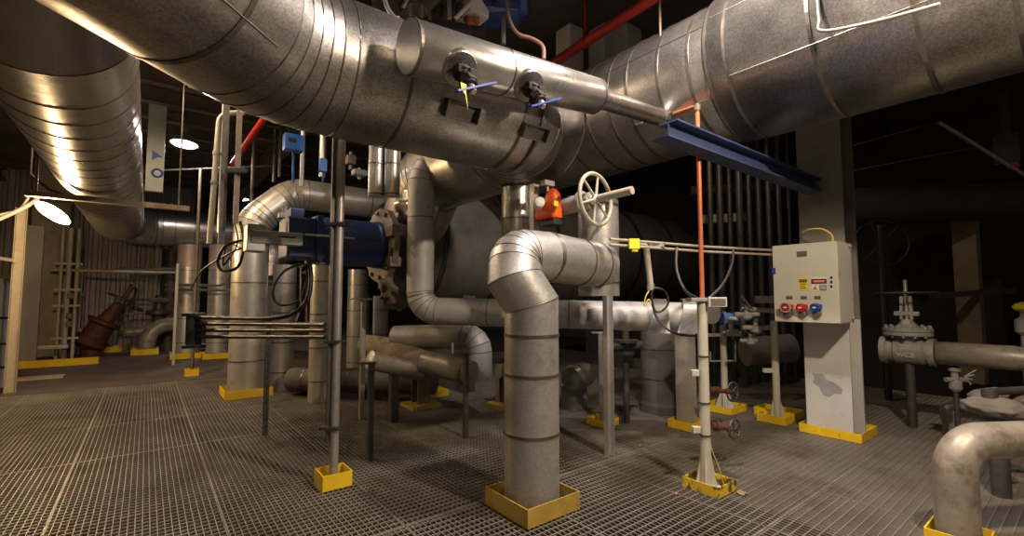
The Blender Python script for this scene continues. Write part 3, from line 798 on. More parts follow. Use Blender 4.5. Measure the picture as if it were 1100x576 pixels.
# ------------------------------------------------------------------ poles and posts
pn = G(346.5, 530)
toe_box('toe_plate_box', 'small yellow toe plate box round the foot of the tall steel pole', pn, 0.235, 0.235, 0.125)
pc = V((pn.x + 0.12, pn.y + 0.12, 0))
pole = thing('steel_pole', 'tall steel pole with clamps standing in a small yellow box', 'pole', pc)
B().cyl(up(pc, -0.3), up(pc, CEIL), 0.036, seg=20).to('tube', 'steel', pole)
q = pc - RIGHT * 0.055 - FWD * 0.01
b = B().box2((q.x - 0.016, q.y - 0.016, 0.36), (q.x + 0.016, q.y + 0.016, CEIL)); b.to('channel', 'dark_steel', pole)
for z_, w_ in ((0.47, 0.16), (2.18, 0.17), (1.18, 0.12)):
    B().box(pc + V((-0.01, -0.0, z_)) - RIGHT * 0.02, (w_, 0.10, 0.028), rz=-YAW, bevel=0.004).cyl(pc + V((0, 0, z_)) - RIGHT * 0.09, pc + V((0, 0, z_)) + RIGHT * 0.07, 0.012, seg=8).to('clamp', 'dark_steel', pole)
B().box(pc + V((0, 0, 2.18)) + RIGHT * 0.08, (0.07, 0.06, 0.05), rz=-YAW, bevel=0.008).to('clamp_bolt', 'black', pole)

def post(name, label, px, py, ptop, w_, m, cap=None, d_=None, group=None, kind='box'):
    g = G(px, py); D = g.dot(FWD); zt_ = at(px, ptop, D).z
    t_ = thing(name, label, 'post', g, group)
    b = B()
    if kind == 'angle':
        b.box2((g.x - w_ / 2, g.y - 0.003, -0.02), (g.x + w_ / 2, g.y + 0.003, zt_)).box2((g.x - w_ / 2, g.y, -0.02), (g.x - w_ / 2 + 0.006, g.y + w_, zt_))
    elif kind == 'channel':
        b.box2((g.x - w_ / 2, g.y - 0.004, -0.02), (g.x + w_ / 2, g.y + 0.004, zt_)).box2((g.x - w_ / 2, g.y - 0.05, -0.02), (g.x - w_ / 2 + 0.006, g.y, zt_)).box2((g.x + w_ / 2 - 0.006, g.y - 0.05, -0.02), (g.x + w_ / 2, g.y, zt_))
    elif kind == 'tube': b.cyl(up(g, -0.02), up(g, zt_), w_ / 2, seg=16)
    else: b.box2((g.x - w_ / 2, g.y - w_ / 2, -0.02), (g.x + w_ / 2, g.y + w_ / 2, zt_))
    b.to('shaft', m, t_)
    if cap:
        B().box(V((g.x, g.y, zt_ + 0.008)) + RIGHT * cap[1], (cap[0], 0.07, 0.018), rz=-YAW).to('cap_plate', m, t_)
    return t_, g, D, zt_
t_, g, D, z_ = post('slotted_post', 'slotted angle post under the black hoses', 285, 468, 296, 0.05, 'dark_steel', kind='angle')
for k in range(16):
    B().box((g.x, g.y - 0.0042, 0.1 + k * 0.09), (0.014, 0.002, 0.045)).to('slot', 'black', t_)
post('support_post', 'thin grey post with a crossbar behind the short capped post', 388, 450, 322, 0.055, 'steel', cap=(0.28, -0.02))
post('stub_post', 'short dark post with a flat cap beside the steel pole', 397, 494, 391, 0.05, 'dark_steel', cap=(0.16, -0.04))
t_, g, D, z_ = post('stub_post', 'short dark post with a cap and pale tag beside the elbow pipe', 500, 470, 381, 0.05, 'dark_steel', cap=(0.14, -0.05))
B().box(V((g.x, g.y, z_ + 0.07)) - RIGHT * 0.15, (0.02, 0.01, 0.12)).to('tag', 'white', t_)
post('channel_post', 'galvanised channel post standing just behind the elbow pipe under the valve jacket', 653, 488, 314, 0.095, 'steel', kind='channel')
g = G(649, 456); D = g.dot(FWD)
post('support_post', 'slim galvanised post in a yellow box behind the channel post', 646, 456, 358, 0.07, 'steel', cap=(0.22, 0.0), kind='channel')
toe_box('toe_plate_box', 'yellow toe plate box behind the channel post', V((g.x - 0.16, g.y - 0.13, 0)), 0.28, 0.28, 0.09)
t_, g, D, z_ = post('pipe_support', 'stout pale post in a yellow box holding up the level run', 738, 459, 352, 0.17, 'jacket_pale', kind='box')
B().box((g.x, g.y, z_ - 0.0), (0.3, 0.3, 0.02)).to('top_plate', 'steel', t_)
toe_box('toe_plate_box', 'yellow toe plate box round the stout pale post', V((g.x - 0.17, g.y - 0.17, 0)), 0.32, 0.32, 0.1, 'yellow')

# dark upright vessel under the level run
g = G(711, 441)
ve = thing('upright_vessel', 'brown upright vessel standing under the level run', 'tank', g)
lb = B().lathe(g, (0, 0, 1), [(0.004, 0.30), (0.10, 0.29), (0.14, 0.27), (1.05, 0.27), (1.16, 0.22), (1.19, 0.08)], 32)
for f in lb.bm.faces: f.smooth = f.calc_area() > 0.01 and len(f.verts) == 4
lb.to('shell', 'dark_cloth', ve)
for k in (0.45, 0.85): band_ring(ve, g + V((0, 0, k)), V((0, 0, 1)), 0.27, 0.012, 0.003)
B().prism([g + V((0, -0.30, 0.005)) - RIGHT * 0.07, g + V((0, -0.30, 0.005)) + RIGHT * 0.09, g + V((0, -0.275, 0.22)) + RIGHT * 0.01], (0, 0.012, 0)).to('gusset', 'steel', ve)
# lower dark vessel lump left of it
g2 = at(612, 405, 6.6)
lv = thing('pump_end', 'dull round pump end low between the elbow pipe and the channel post', 'pump', up(g2, 0))
lb = B().lathe(g2 + V((0.3, 0, 0)), (-1, -0.3, 0), [(0, 0.17), (0.35, 0.18), (0.42, 0.15), (0.46, 0.05)], 24).box2((g2.x - 0.05, g2.y - 0.12, 0.004), (g2.x + 0.22, g2.y + 0.12, g2.z - 0.14))
lb.to('casing', 'pipe_grey', lv)
gv = at(672, 372, 5.9)
bv = thing('black_valve', 'small black valve under the level run behind the channel post', 'valve', gv)
B().lathe(gv, (0, 0, 1), [(-0.12, 0.06), (-0.1, 0.11), (-0.06, 0.11), (-0.05, 0.06), (0.04, 0.06), (0.05, 0.16), (0.08, 0.16), (0.09, 0.05), (0.2, 0.04)], 20).tube([gv - X * 0.3, gv + X * 0.3], 0.05, 12).to('body', 'dark_steel', bv)
B().cyl(gv - V((0, 0, 0.1)), up(gv, 0.003), 0.04, seg=12).to('leg', 'dark_steel', bv)
B().ring(gv + V((0, 0, 0.2)), (0, 0, 1), 0.11, 0.01, 24, 6).to('handwheel', 'black', bv)

# ------------------------------------------------------------------ low pipes on pedestals
r_ = ducting('wrapped_pipe', 'tan cloth wrapped low pipe beyond the short capped post', 'pipe', [at(392, 371, 6.7), at(418, 375, 6.5), at(436, 383, 6.3), at(456, 389, 6.15)], 0.155, 'cloth', spacing=0.0, gore=False, seg=24)
band_ring(r_, at(412, 374, 6.55), (at(418, 375, 6.5) - at(392, 371, 6.7)).normalized(), 0.15, 0.02, 0.008)
cut = thing('capped_pipe', 'low pipe with a pale round end cap beside the short capped post', 'pipe', at(410, 392, 6.0))
qa, qb_ = at(398, 387, 5.75), at(452, 400, 6.2)
B().cyl(qa, qb_, 0.115, seg=24).to('jacket', 'pipe_brown', cut)
qm = qa.lerp(qb_, 0.45)
B().box2((qm.x - 0.05, qm.y - 0.05, 0.004), (qm.x + 0.05, qm.y + 0.05, qm.z - 0.11)).to('support_leg', 'dark_steel', cut)
B().lathe(qa, (qa - qb_), [(-0.01, 0.118), (0.01, 0.118), (0.02, 0.10), (0.025, 0.02)], 24).to('end_cap', 'jacket_white', cut, label='pale round end cap')
r_ = ducting('low_pipe', 'dull low pipe running on from the tan wrapped pipe to the short post', 'pipe', [at(456, 389, 6.15), at(507, 401, 5.8)], 0.15, 'pipe_brown', seg=24, gore=False)
band_ring(r_, at(500, 400, 5.85), (at(507, 401, 5.8) - at(456, 389, 6.15)).normalized(), 0.15, 0.03, 0.008)
ec = [at(425, 363, 6.5), at(515, 361, 6.1), up(at(515, 361, 6.1), at(515, 408, 6.1).z)]
ducting('drop_elbow', 'grey jacketed elbow turning down behind the short post with the pale tag', 'pipe', route(ec, 0.2, 4), 0.165, 'jacket_grey', seg=28, w=0.012, t=0.003)
ducting('floor_pipe', 'fat dark jacketed pipe lying low behind the steel pole', 'pipe', [at(314, 408, 7.6), at(466, 410, 7.0)], 0.19, 'dark_cloth', seg=28, gore=False, spacing=0.8, w=0.014)
for px, py, lab in ((452, 437, 'brown pedestal under the low pipes beside the fat floor pipe'), (543, 437, 'brown pedestal just behind the elbow pipe'), (420, 426, 'brown pedestal under the tan wrapped pipe')):
    g = G(px, py); D = g.dot(FWD)
    zt_ = at(px, 392, D).z
    t_ = thing('pedestal', lab, 'pedestal', g, 'low pipe pedestals')
    B().box2((g.x - 0.10, g.y - 0.10, 0.05), (g.x + 0.10, g.y - 0.085, zt_)).box2((g.x - 0.10, g.y + 0.085, 0.05), (g.x + 0.10, g.y + 0.10, zt_)).box2((g.x - 0.008, g.y - 0.09, 0.05), (g.x + 0.008, g.y + 0.09, zt_)).to('stanchion', 'tan_paint', t_)
    B().box2((g.x - 0.22, g.y - 0.2, 0.004), (g.x + 0.22, g.y + 0.2, 0.06)).to('base_plate', 'yellow_dull', t_)
for px, py, lab in ((377, 418, 'small yellow kick plate beyond the thin grey post'), (468, 425, 'small yellow kick plate behind the low pipes')):
    g = G(px, py)
    toe_box('toe_plate_box', lab, V((g.x - 0.15, g.y - 0.15, 0)), 0.3, 0.3, 0.1)
# jacketed uprights behind the actuator
for px, py, ptop, r0, m_, lab in ((343, 430, 284, 0.165, 'jacket_pale', 'slim jacketed upright pipe just behind the steel pole under the actuator'), (302, 418, 285, 0.19, 'jacket_grey', 'dull jacketed upright pipe behind the slotted post'), (383, 405, 290, 0.2, 'jacket_white', 'pale jacketed upright pipe under the tan flange'), (408, 400, 318, 0.16, 'jacket_grey', 'dull upright pipe under the crumpled valve wrap')):
    g = G(px, py); D = g.dot(FWD); zt_ = at(px, ptop, D).z
    ducting('upright_pipe', lab, 'pipe', [up(g, -0.1), up(g, zt_)], r0, m_, seg=28, spacing=0.5, first=0.4, w=0.014, gore=False, group='uprights behind the actuator')
# ------------------------------------------------------------------ right side: copper line, beige pole, column, control panel
pn = G(772, 537)
toe_box('toe_plate_box', 'worn yellow toe plate box round the flared foot of the beige pole', pn, 0.28, 0.31, 0.085, 'yellow_worn')
pc = V((pn.x + 0.13, pn.y + 0.17, 0)); PD = pc.dot(FWD)
bpz = at(755, 322, PD).z
bpole = thing('beige_pole', 'beige pole with a flared foot in the worn yellow box', 'pole', pc)
B().cyl(up(pc, -0.02), up(pc, bpz), 0.041, seg=20).to('tube', 'beige', bpole)
b = B()
for k in range(4):
    a = k * PI / 2 + 0.5
    d = V((math.cos(a), math.sin(a), 0)); n_ = V((-d.y, d.x, 0))
    b.prism([pc + d * 0.035 + n_ * 0.006 + V((0, 0, 0.005)), pc + d * 0.085 + n_ * 0.006 + V((0, 0, 0.005)), pc + d * 0.042 + n_ * 0.006 + V((0, 0, 0.26)), pc + d * 0.035 + n_ * 0.006 + V((0, 0, 0.26))], -n_ * 0.012)
b.box2((pc.x - 0.11, pc.y - 0.11, 0.002), (pc.x + 0.11, pc.y + 0.11, 0.012))
b.to('flared_foot', 'beige', bpole)
for z_ in (0.42, 0.68, 1.06): B().lathe(up(pc, z_), (0, 0, 1), [(0, 0.041), (0, 0.046), (0.014, 0.046), (0.014, 0.041)], 20).to('strap', 'dark_steel', bpole)
for z_ in (0.47, 0.93): B().box(up(pc, z_) - RIGHT * 0.075, (0.06, 0.05, 0.05), rz=-YAW, bevel=0.004).to('side_bracket', 'beige', bpole)
B().box(up(pc, bpz + 0.0) + RIGHT * 0.02, (0.26, 0.12, 0.03), rz=-YAW, bevel=0.004).to('top_plate', 'valve_grey', bpole)
B().box(up(pc, bpz - 0.02) + RIGHT * 0.10 - FWD * 0.07, (0.15, 0.02, 0.08), rz=-YAW, bevel=0.004).to('junction_box', 'beige', bpole)
B().box(up(pc, bpz - 0.02) + RIGHT * 0.10 - FWD * 0.082, (0.12, 0.004, 0.055), rz=-YAW).to('box_lid', 'label_grey', bpole)
cable('yellow_wire', 'thin yellow wire drooping from the beige pole into its worn box', [up(pc, 0.36) + RIGHT * 0.04, up(pc, 0.28) + RIGHT * 0.06, up(pc, 0.15) + RIGHT * 0.11, up(pc, 0.03) + RIGHT * 0.14], 0.004, 'wire_yellow')
# orange line
ctop = at(749, 114, PD + 0.02); cbot = up(ctop, bpz + 0.016)
cel = route([cbot, ctop, tip + V((0.03, -0.02, 0.05))], 0.03, 4)
cl = thing('orange_pipe', 'thin orange brown pipe rising from the beige pole to the drum nozzle', 'pipe', cbot)
B().tube(cel, 0.019, 14).to('tube', 'copper', cl)
B().lathe(ctop - V((0, 0, 0.04)), (0, 0, 1), [(0, 0.02), (0, 0.027), (0.05, 0.03), (0.06, 0.015)], 14).to('elbow_fitting', 'tan_paint', cl)
# nozzle end fitting with rod hanger
nf = thing('nozzle_valve', 'small pale valve where the orange pipe meets the drum nozzle', 'valve', tip + V((0.06, -0.03, -0.05)))
B().box(tip + nd * 0.05 + V((0, -0.02, 0.02)), (0.05, 0.05, 0.07), bevel=0.008).tube([tip + nd * 0.005, tip + nd * 0.06], 0.03, 12).box(tip + nd * 0.07 + V((0, -0.02, -0.05)), (0.03, 0.03, 0.09), bevel=0.005).to('body', 'valve_grey', nf)
B().beam(tip + nd * 0.07 + V((0, -0.03, -0.09)), tip + nd * 0.13 + V((0.0, -0.06, -0.06)), 0.02, 0.012).to('handle', 'steel', nf)
hr = at(711, 112, tip.dot(FWD) - 0.03)
rod = thing('hanger_rod', 'slim steel hanger rod holding the drum nozzle from the roof', 'rod', hr)
B().cyl(hr, up(hr, CEIL), 0.013, seg=10).to('rod', 'tan_paint', rod)
B().box(hr + V((0, 0, 0.01)), (0.05, 0.05, 0.06), bevel=0.006).to('clevis', 'tan_paint', rod)

# navy beam
CX = 6.1
bm0 = ony(706, 148, 2.05); bz = bm0.z
b = B()
b.box2((bm0.x + 0.02, 1.97, bz), (CX, 2.13, bz + 0.016)).box2((bm0.x + 0.15, 2.045, bz + 0.016), (CX, 2.057, bz + 0.15)).box2((bm0.x + 0.15, 1.97, bz + 0.15), (CX, 2.13, bz + 0.166))
tag(b.to('navy_beam', 'blue_beam'), 'navy steel beam running from the drum nozzle to the wide column', 'beam')
# column: H section, grey above and whiter along its lower part
yc0 = onx(917, 464, CX).y; yc1 = onx(867, 456, CX).y
def hsec(z0, z1, nm, m, par):
    b = B()
    b.box2((CX, yc0, z0), (CX + 0.03, yc1, z1)).box2((CX + 0.03, (yc0 + yc1) / 2 - 0.012, z0), (CX + 0.38, (yc0 + yc1) / 2 + 0.012, z1)).box2((CX + 0.38, yc0, z0), (CX + 0.41, yc1, z1))
    return b.to(nm, m, par)
col = tag(hsec(1.3, CEIL, 'column', 'col_grey', None), 'wide steel column carrying the cream control panel', 'column')
struct(col)
lowc = hsec(0.0, 1.3, 'lower_length', 'white_paint', col)
B().prism([onx(px, py, CX - 0.001) for px, py in ((872, 401), (884, 402), (888, 408), (896, 411), (905, 418), (904, 424), (896, 423), (891, 427), (884, 425), (880, 416), (873, 411), (875, 406))], (0.0009, 0, 0)).to('bare_patch', 'patch', lowc)
toe_box('toe_plate_box', 'bright yellow toe plate box round the foot of the wide column', V((CX - 0.07, yc0 - 0.09, 0)), 0.55, (yc1 - yc0) + 0.15, 0.10)

XB = 5.62
f00 = onx(832, 346, XB); f11 = onx(898.5, 259, XB); f10 = onx(902.5, 347.5, XB); f01 = onx(829, 264, XB)
ya, yb = (f11.y + f10.y) / 2, (f00.y + f01.y) / 2
za, zb_ = (f00.z + f10.z) / 2, (f01.z + f11.z) / 2
pan = thing('control_cabinet', 'cream control panel with plug sockets and warning stickers on the wide column', 'electrical panel', (XB, (ya + yb) / 2, za))
B().box2((XB + 0.012, ya, za), (CX - 0.03, yb, zb_), bevel=0.01).to('housing', 'cabinet', pan)
door = B().box2((XB, ya + 0.004, za + 0.004), (XB + 0.012, yb - 0.004, zb_ - 0.004), bevel=0.004).to('door', 'cabinet', pan)
def pf(px, py, off=0.002): return onx(px, py, XB - off)
def plate(name, x0, y0, x1, y1, m, par, off=0.002, th=0.003, label=None):
    a, c = pf(x0, y0, 0), pf(x1, y1, 0)
    return B().box2((XB - off - th, min(a.y, c.y), min(a.z, c.z)), (XB - off, max(a.y, c.y), max(a.z, c.z))).to(name, m, par, label=label)
k_ = 140 / 672.0
def cp(cx, cy): return 800 + cx * k_, 240 + cy * k_
def plate_c(name, x0, y0, x1, y1, m, par, off=0.002, th=0.002, label=None):
    a = cp(x0, y0); c = cp(x1, y1); return plate(name, a[0], a[1], c[0], c[1], m, par, off, th, label)
plate_c('nameplate', 268, 146, 322, 171, 'label_grey', door, label='small dark engraved plate')
st = plate_c('sticker', 278, 277, 327, 346, 'ink_yellow', door, label='yellow warning sticker with a black band')
plate_c('sticker_band', 282, 290, 322, 304, 'ink_black', door, 0.0041)
st = plate_c('sticker', 343, 278, 424, 348, 'white', door, label='red and white danger sticker with a warning triangle')
plate_c('sticker_band', 344, 288, 423, 311, 'ink_black', door, 0.0041)
plate_c('sticker_print', 386, 317, 422, 346, 'ink_navy', door, 0.0041)
plate_c('sticker', 438, 268, 457, 340, 'white', door, label='narrow upright white sticker with dark print')
for k in range(3): plate_c('sticker_print', 441, 272 + 23 * k, 454, 288 + 23 * k, 'ink_navy', door, 0.0041)
def yz(px, py): 
    a = pf(*cp(px, py)); return a.y, a.z
# red oval
y1_, z1_ = yz(384, 299); b = B()
pts = [V((XB - 0.0066, y1_ - math.cos(2 * PI * k / 24) * 0.066, z1_ + math.sin(2 * PI * k / 24) * 0.017)) for k in range(24)]
b.prism(pts, (0.0006, 0, 0)); b.to('sticker_oval', 'ink_red', door)
y2, z2 = yz(363, 334)
B().prism([V((XB - 0.0066, y2 + 0.028, z2 - 0.022)), V((XB - 0.0066, y2 - 0.028, z2 - 0.022)), V((XB - 0.0066, y2, z2 + 0.028))], (0.0015, 0, 0)).to('sticker_triangle', 'ink_orange', door)
B().box((XB - 0.0072, y2, z2 - 0.002), (0.001, 0.006, 0.024)).to('sticker_print', 'ink_black', door)
def text(name, body, loc, size, m, par, rot, align='CENTER'):
    cu = bpy.data.curves.new(name, 'FONT'); cu.body = body; cu.size = size; cu.extrude = 0.0004
    cu.align_x = align; cu.align_y = 'CENTER'
    o = bpy.data.objects.new(name, cu); COL.objects.link(o)
    bpy.context.view_layer.update()
    dg = bpy.context.evaluated_depsgraph_get()
    me = bpy.data.meshes.new_from_object(o.evaluated_get(dg))
    COL.objects.unlink(o); bpy.data.objects.remove(o)
    me.materials.clear(); me.materials.append(M[m])
    t = bpy.data.objects.new(name, me); COL.objects.link(t)
    t.parent = par; t.location = V(loc) - wloc(par); t.rotation_euler = rot
    return t
RP = Euler((PI / 2, 0, -PI / 2))
text('sticker_text', 'DANGER', (XB - 0.0075, y1_, z1_), 0.026, 'white', door, RP)
y3, z3 = yz(302, 297)
text('sticker_text', 'CAUTION', (XB - 0.0068, y3, z3), 0.0145, 'ink_yellow', door, RP)
for k in range(3):
    plate_c('sticker_print', 286, 312 + 10 * k, 318 - 6 * (k % 2), 315 + 10 * k, 'ink_black', door, 0.0041)
for k in range(4):
    plate_c('sticker_print', 390, 320 + 6.4 * k, 418, 322.5 + 6.4 * k, 'white', door, 0.0062)
plate_c('tape', 141, 230, 160, 262, 'ink_blue', door, 0.0021, label='blue tape on the door edge')
for cx0, cx1 in ((213, 247), (288, 322), (359, 393)): plate_c('nameplate', cx0, 375, cx1, 392, 'label_grey', door)
# sockets: red, red, blue
for i, (cx, cy, m_, r0, lab) in enumerate(((222, 430, 'red_plastic', 0.050, 'large red socket with a grey ring'), (298, 430, 'red_plastic', 0.043, 'smaller red socket'), (371, 430, 'blue_plastic', 0.043, 'blue socket'))):
    y_, z_ = yz(cx, cy)
    sk = B().lathe((XB - 0.001, y_, z_), (-1, 0, -0.12), [(0, r0 * 0.9), (0.03, r0 * 0.85), (0.055, r0), (0.075, r0), (0.078, r0 * 0.75), (0.06, r0 * 0.7), (0.06, 0.01)], 28).box((XB - 0.03, y_ - r0 * 1.05, z_), (0.05, 0.02, 0.05), bevel=0.005).to('socket', m_, pan, label=lab)
    if i == 0: B().ring((XB - 0.072, y_, z_ - 0.008), (1, 0, 0.12), r0 * 1.02, 0.009, 28, 8).to('ring', 'grey_plastic', sk)
    B().lathe((XB - 0.063, y_, z_ - 0.007), (-1, 0, -0.12), [(0, r0 * 0.62), (0.006, r0 * 0.6), (0.012, r0 * 0.3)], 20).to('cover_mark', m_, sk)
    B().box((XB - 0.079, y_, z_ - 0.008), (0.004, r0 * 0.7, r0 * 0.3)).to('print', 'white', sk)
    B().lathe((XB - 0.001, y_ - 0.006, z_ - 0.075), (-1, 0, 0), [(0, r0 * 0.9), (0.035, r0 * 0.85), (0.04, r0 * 0.5)], 24).to('socket_flap', 'label_grey', pan)
for z_ in (za + 0.05, zb_ - 0.03):
    B().cyl((CX - 0.12, ya - 0.03, z_), (CX - 0.12, ya + 0.01, z_), 0.014, seg=10).to('mounting_stud', 'steel', pan)
B().box((XB + 0.02, ya - 0.006, (za + zb_) / 2 + 0.10), (0.02, 0.015, 0.05), bevel=0.003).to('latch', 'steel', pan)
cable('panel_cable', 'thin yellowish cable arching onto the top of the control panel', [onx(895, 261, XB + 0.2), onx(893, 252, XB + 0.2), onx(882, 246, XB + 0.22), onx(868, 247, XB + 0.3), onx(862, 250, CX - 0.03)], 0.010, 'wire_yellow')
# twin conduits from the valve jacket to the panel
for i, lab in enumerate(('upper of two thin conduits between the valve jacket and the control panel', 'lower of two thin conduits between the valve jacket and the control panel')):
    a = at(655, 257 + 6 * i, 4.05); c = V((XB + 0.2, yb + 0.004, at(829, 267 + 5 * i, 5.2).z))
    tag(B().tube([a, a.lerp(c, 0.5) - V((0, 0, 0.012)), c], 0.013, 10).to('conduit', 'olive'), lab, 'conduit')
ytag = at(681, 262, 4.12)
tag(B().box(ytag, (0.09, 0.035, 0.09), rz=-YAW + 0.1).box(ytag + V((0.01, -0.0, -0.055)), (0.05, 0.03, 0.03), rz=-YAW).to('yellow_tag', 'tag_yellow'), 'yellow tape tag on the twin conduits beside the valve jacket', 'tag')
# dropping conduit with cable loops
dc = thing('drop_conduit', 'short beige conduit dropping from the twin conduits to the cable loops', 'conduit', at(699, 308, 4.45))
B().tube(route([at(684, 263, 4.3), at(694, 264, 4.38), at(699, 308, 4.45)], 0.05, 4), 0.028, 12).to('tube', 'beige', dc)
B().box(at(705, 263, 4.4), (0.14, 0.06, 0.05), rz=-YAW, bevel=0.004).to('bracket', 'valve_grey', dc)
B().cyl(at(699, 305, 4.45), at(699, 312, 4.45), 0.036, seg=12).to('collar', 'steel', dc)
cable('cable_loop', 'looped dark cable hanging before the pale saddle', [at(699, 311, 4.45), at(703, 333, 4.42), at(711, 334, 4.42), at(718, 325, 4.42), at(714, 313, 4.42), at(703, 310, 4.42), at(700, 322, 4.42), at(706, 342, 4.40), at(722, 357, 4.3), at(745, 361, 4.1), at(756, 358, 3.95)], 0.010, 'black')
cable('yellow_wire', 'thin yellow wire curling at the end of the short beige conduit', [at(699, 310, 4.44), at(694, 318, 4.42), at(692, 328, 4.42), at(697, 322, 4.42), at(701, 330, 4.42)], 0.006, 'wire_yellow')
cable('dark_hose', 'dark grey hose drooping from the twin conduits down to the beige pole', [at(727, 266, 4.45), at(727, 290, 4.4), at(736, 312, 4.3), at(752, 322, 4.0)], 0.014, 'dark_steel')
cable('dark_hose', 'dark grey hose sweeping up from the beige pole towards the conduits', [at(760, 322, 3.95), at(776, 306, 4.2), at(786, 285, 4.6), at(788, 268, 4.8)], 0.012, 'dark_steel')

# transmitter stand behind the beige pole
g = G(779, 441); D = g.dot(FWD)
ts = thing('instrument_stand', 'beige instrument stand in a yellow box behind the beige pole', 'stand', g)
B().cyl(up(g, 0), up(g, at(779, 350, D).z), 0.045, seg=14).to('tube', 'beige', ts)
b = B()
for k in range(4):
    a = k * PI / 2 + 0.3; d = V((math.cos(a), math.sin(a), 0)); n_ = V((-d.y, d.x, 0))
    b.prism([g + d * 0.04 + V((0, 0, 0.005)), g + d * 0.13 + V((0, 0, 0.005)), g + d * 0.045 + V((0, 0, 0.28)), g + d * 0.04 + V((0, 0, 0.28))], n_ * 0.01)
b.to('gusset', 'beige', ts)
B().tube([at(763, 378, D), at(763, 388, D), at(790, 388, D), at(790, 366, D)], 0.014, 8).to('tube_loop', 'steel', ts)
B().beam(at(760, 360, D), at(796, 360, D), 0.05, 0.04).to('crossbar', 'valve_grey', ts)
toe_box('toe_plate_box', 'yellow toe plate box round the instrument stand', V((g.x - 0.22, g.y - 0.2, 0)), 0.42, 0.42, 0.09)
tp = at(785, 342, D - 0.2)
tr = thing('transmitter', 'blue pressure transmitter on top of the instrument stand', 'instrument', tp - V((0, 0, 0.1)))
B().lathe(tp - RIGHT * 0.12, RIGHT, [(0, 0.06), (0.0, 0.085), (0.04, 0.09), (0.05, 0.075), (0.19, 0.075), (0.2, 0.09), (0.24, 0.085), (0.24, 0.05)], 20).to('housing', 'blue_pale', tr)
B().box(tp - FWD * 0.085, (0.12, 0.012, 0.045), rz=-YAW).to('nameplate', 'white', tr)
B().cyl(tp - V((0, 0, 0.17)), tp - V((0, 0, 0.06)), 0.035, seg=12).box(tp - V((0, 0, 0.19)), (0.16, 0.14, 0.08), rz=-YAW, bevel=0.01).to('manifold', 'steel', tr)
for k in (-0.13, 0.13): B().cyl(tp - V((0, 0, 0.19)) + RIGHT * k, tp - V((0, 0, 0.19)) + RIGHT * k * 0.5, 0.015, seg=8).to('bleed_valve', 'valve_grey', tr)
cv_ = at(763, 336, D - 0.25)
tag(B().lathe(cv_, -FWD + RIGHT * 0.4, [(0, 0.05), (0.01, 0.15), (0.035, 0.15), (0.04, 0.05)], 28).to('blind_flange', 'valve_grey'), 'round grey blind flange behind the top of the beige pole', 'flange')
# rust valves with handwheels beside the beige pole
def hw_valve(px, py, D, px0, py0, D0, r0, lab):
    c = at(px, py, D); a = at(px0, py0, D0)
    axx = (c - a).normalized()
    root = thing('rusty_valve', lab, 'valve', a)
    L = (c - a).length
    B().lathe(a, axx, [(0, 0.02), (0, 0.032), (L * 0.2, 0.032), (L * 0.2, 0.045), (L * 0.35, 0.045), (L * 0.36, 0.026), (L * 0.7, 0.022), (L * 0.72, 0.034), (L * 0.8, 0.034), (L * 0.82, 0.014), (L, 0.012)], 14).to('body', 'rust', root)
    wax = (RIGHT * 0.55 - FWD * 0.85).normalized()
    B().ring(c, wax, r0, 0.011, 28, 8).to('wheel_rim', 'dark_steel', root)
    f1, f2 = frame(wax)
    for k in range(5):
        a_ = 2 * PI * k / 5
        B().tube([c, c + (f1 * math.cos(a_) + f2 * math.sin(a_)) * r0], 0.008, 6).to('spoke', 'dark_steel', root)
    B().cyl(c - wax * 0.015, c + wax * 0.025, 0.018, seg=10).to('hub', 'dark_steel', root)
    return root
hw_valve(789, 461, 4.35, 763, 457, 4.28, 0.085, 'rusty valve with a dark handwheel low beside the beige pole')
hw_valve(787, 421, 5.45, 762, 419, 5.3, 0.105, 'rusty valve with a dark handwheel before the instrument stand')

# slim pole in a yellow box left of the panel column
pn = G(845, 458)
toe_box('toe_plate_box', 'bright yellow toe plate box round the slim beige pole beside the wide column', V((pn.x - 0.02, pn.y, 0)), 0.20, 0.34, 0.10)
toe_box('toe_plate_box', 'yellow toe plate box tucked behind the slim beige pole', V((pn.x + 0.30, pn.y + 0.02, 0)), 0.30, 0.5, 0.10)
pc = V((pn.x + 0.09, pn.y + 0.14, 0)); D = pc.dot(FWD)
sp_ = thing('slim_pole', 'slim beige pole with a foot gusset beside the wide column', 'pole', pc)
B().cyl(up(pc, 0.0), up(pc, at(830, 345, D).z), 0.042, seg=14).to('tube', 'beige', sp_)
B().prism([pc + RIGHT * 0.04, pc + RIGHT * 0.12, pc + RIGHT * 0.045 + V((0, 0, 0.28))], FWD * 0.012).prism([pc - RIGHT * 0.04, pc - RIGHT * 0.10, pc - RIGHT * 0.045 + V((0, 0, 0.28))], FWD * 0.012).to('gusset', 'beige', sp_)
B().box(up(pc, 0.64) - RIGHT * 0.09, (0.13, 0.05, 0.05), rz=-YAW, bevel=0.004).to('side_bracket', 'beige', sp_)
B().box(at(826, 322, D), (0.34, 0.06, 0.09), rz=-YAW, bevel=0.006).to('crossbar', 'valve_grey', sp_)
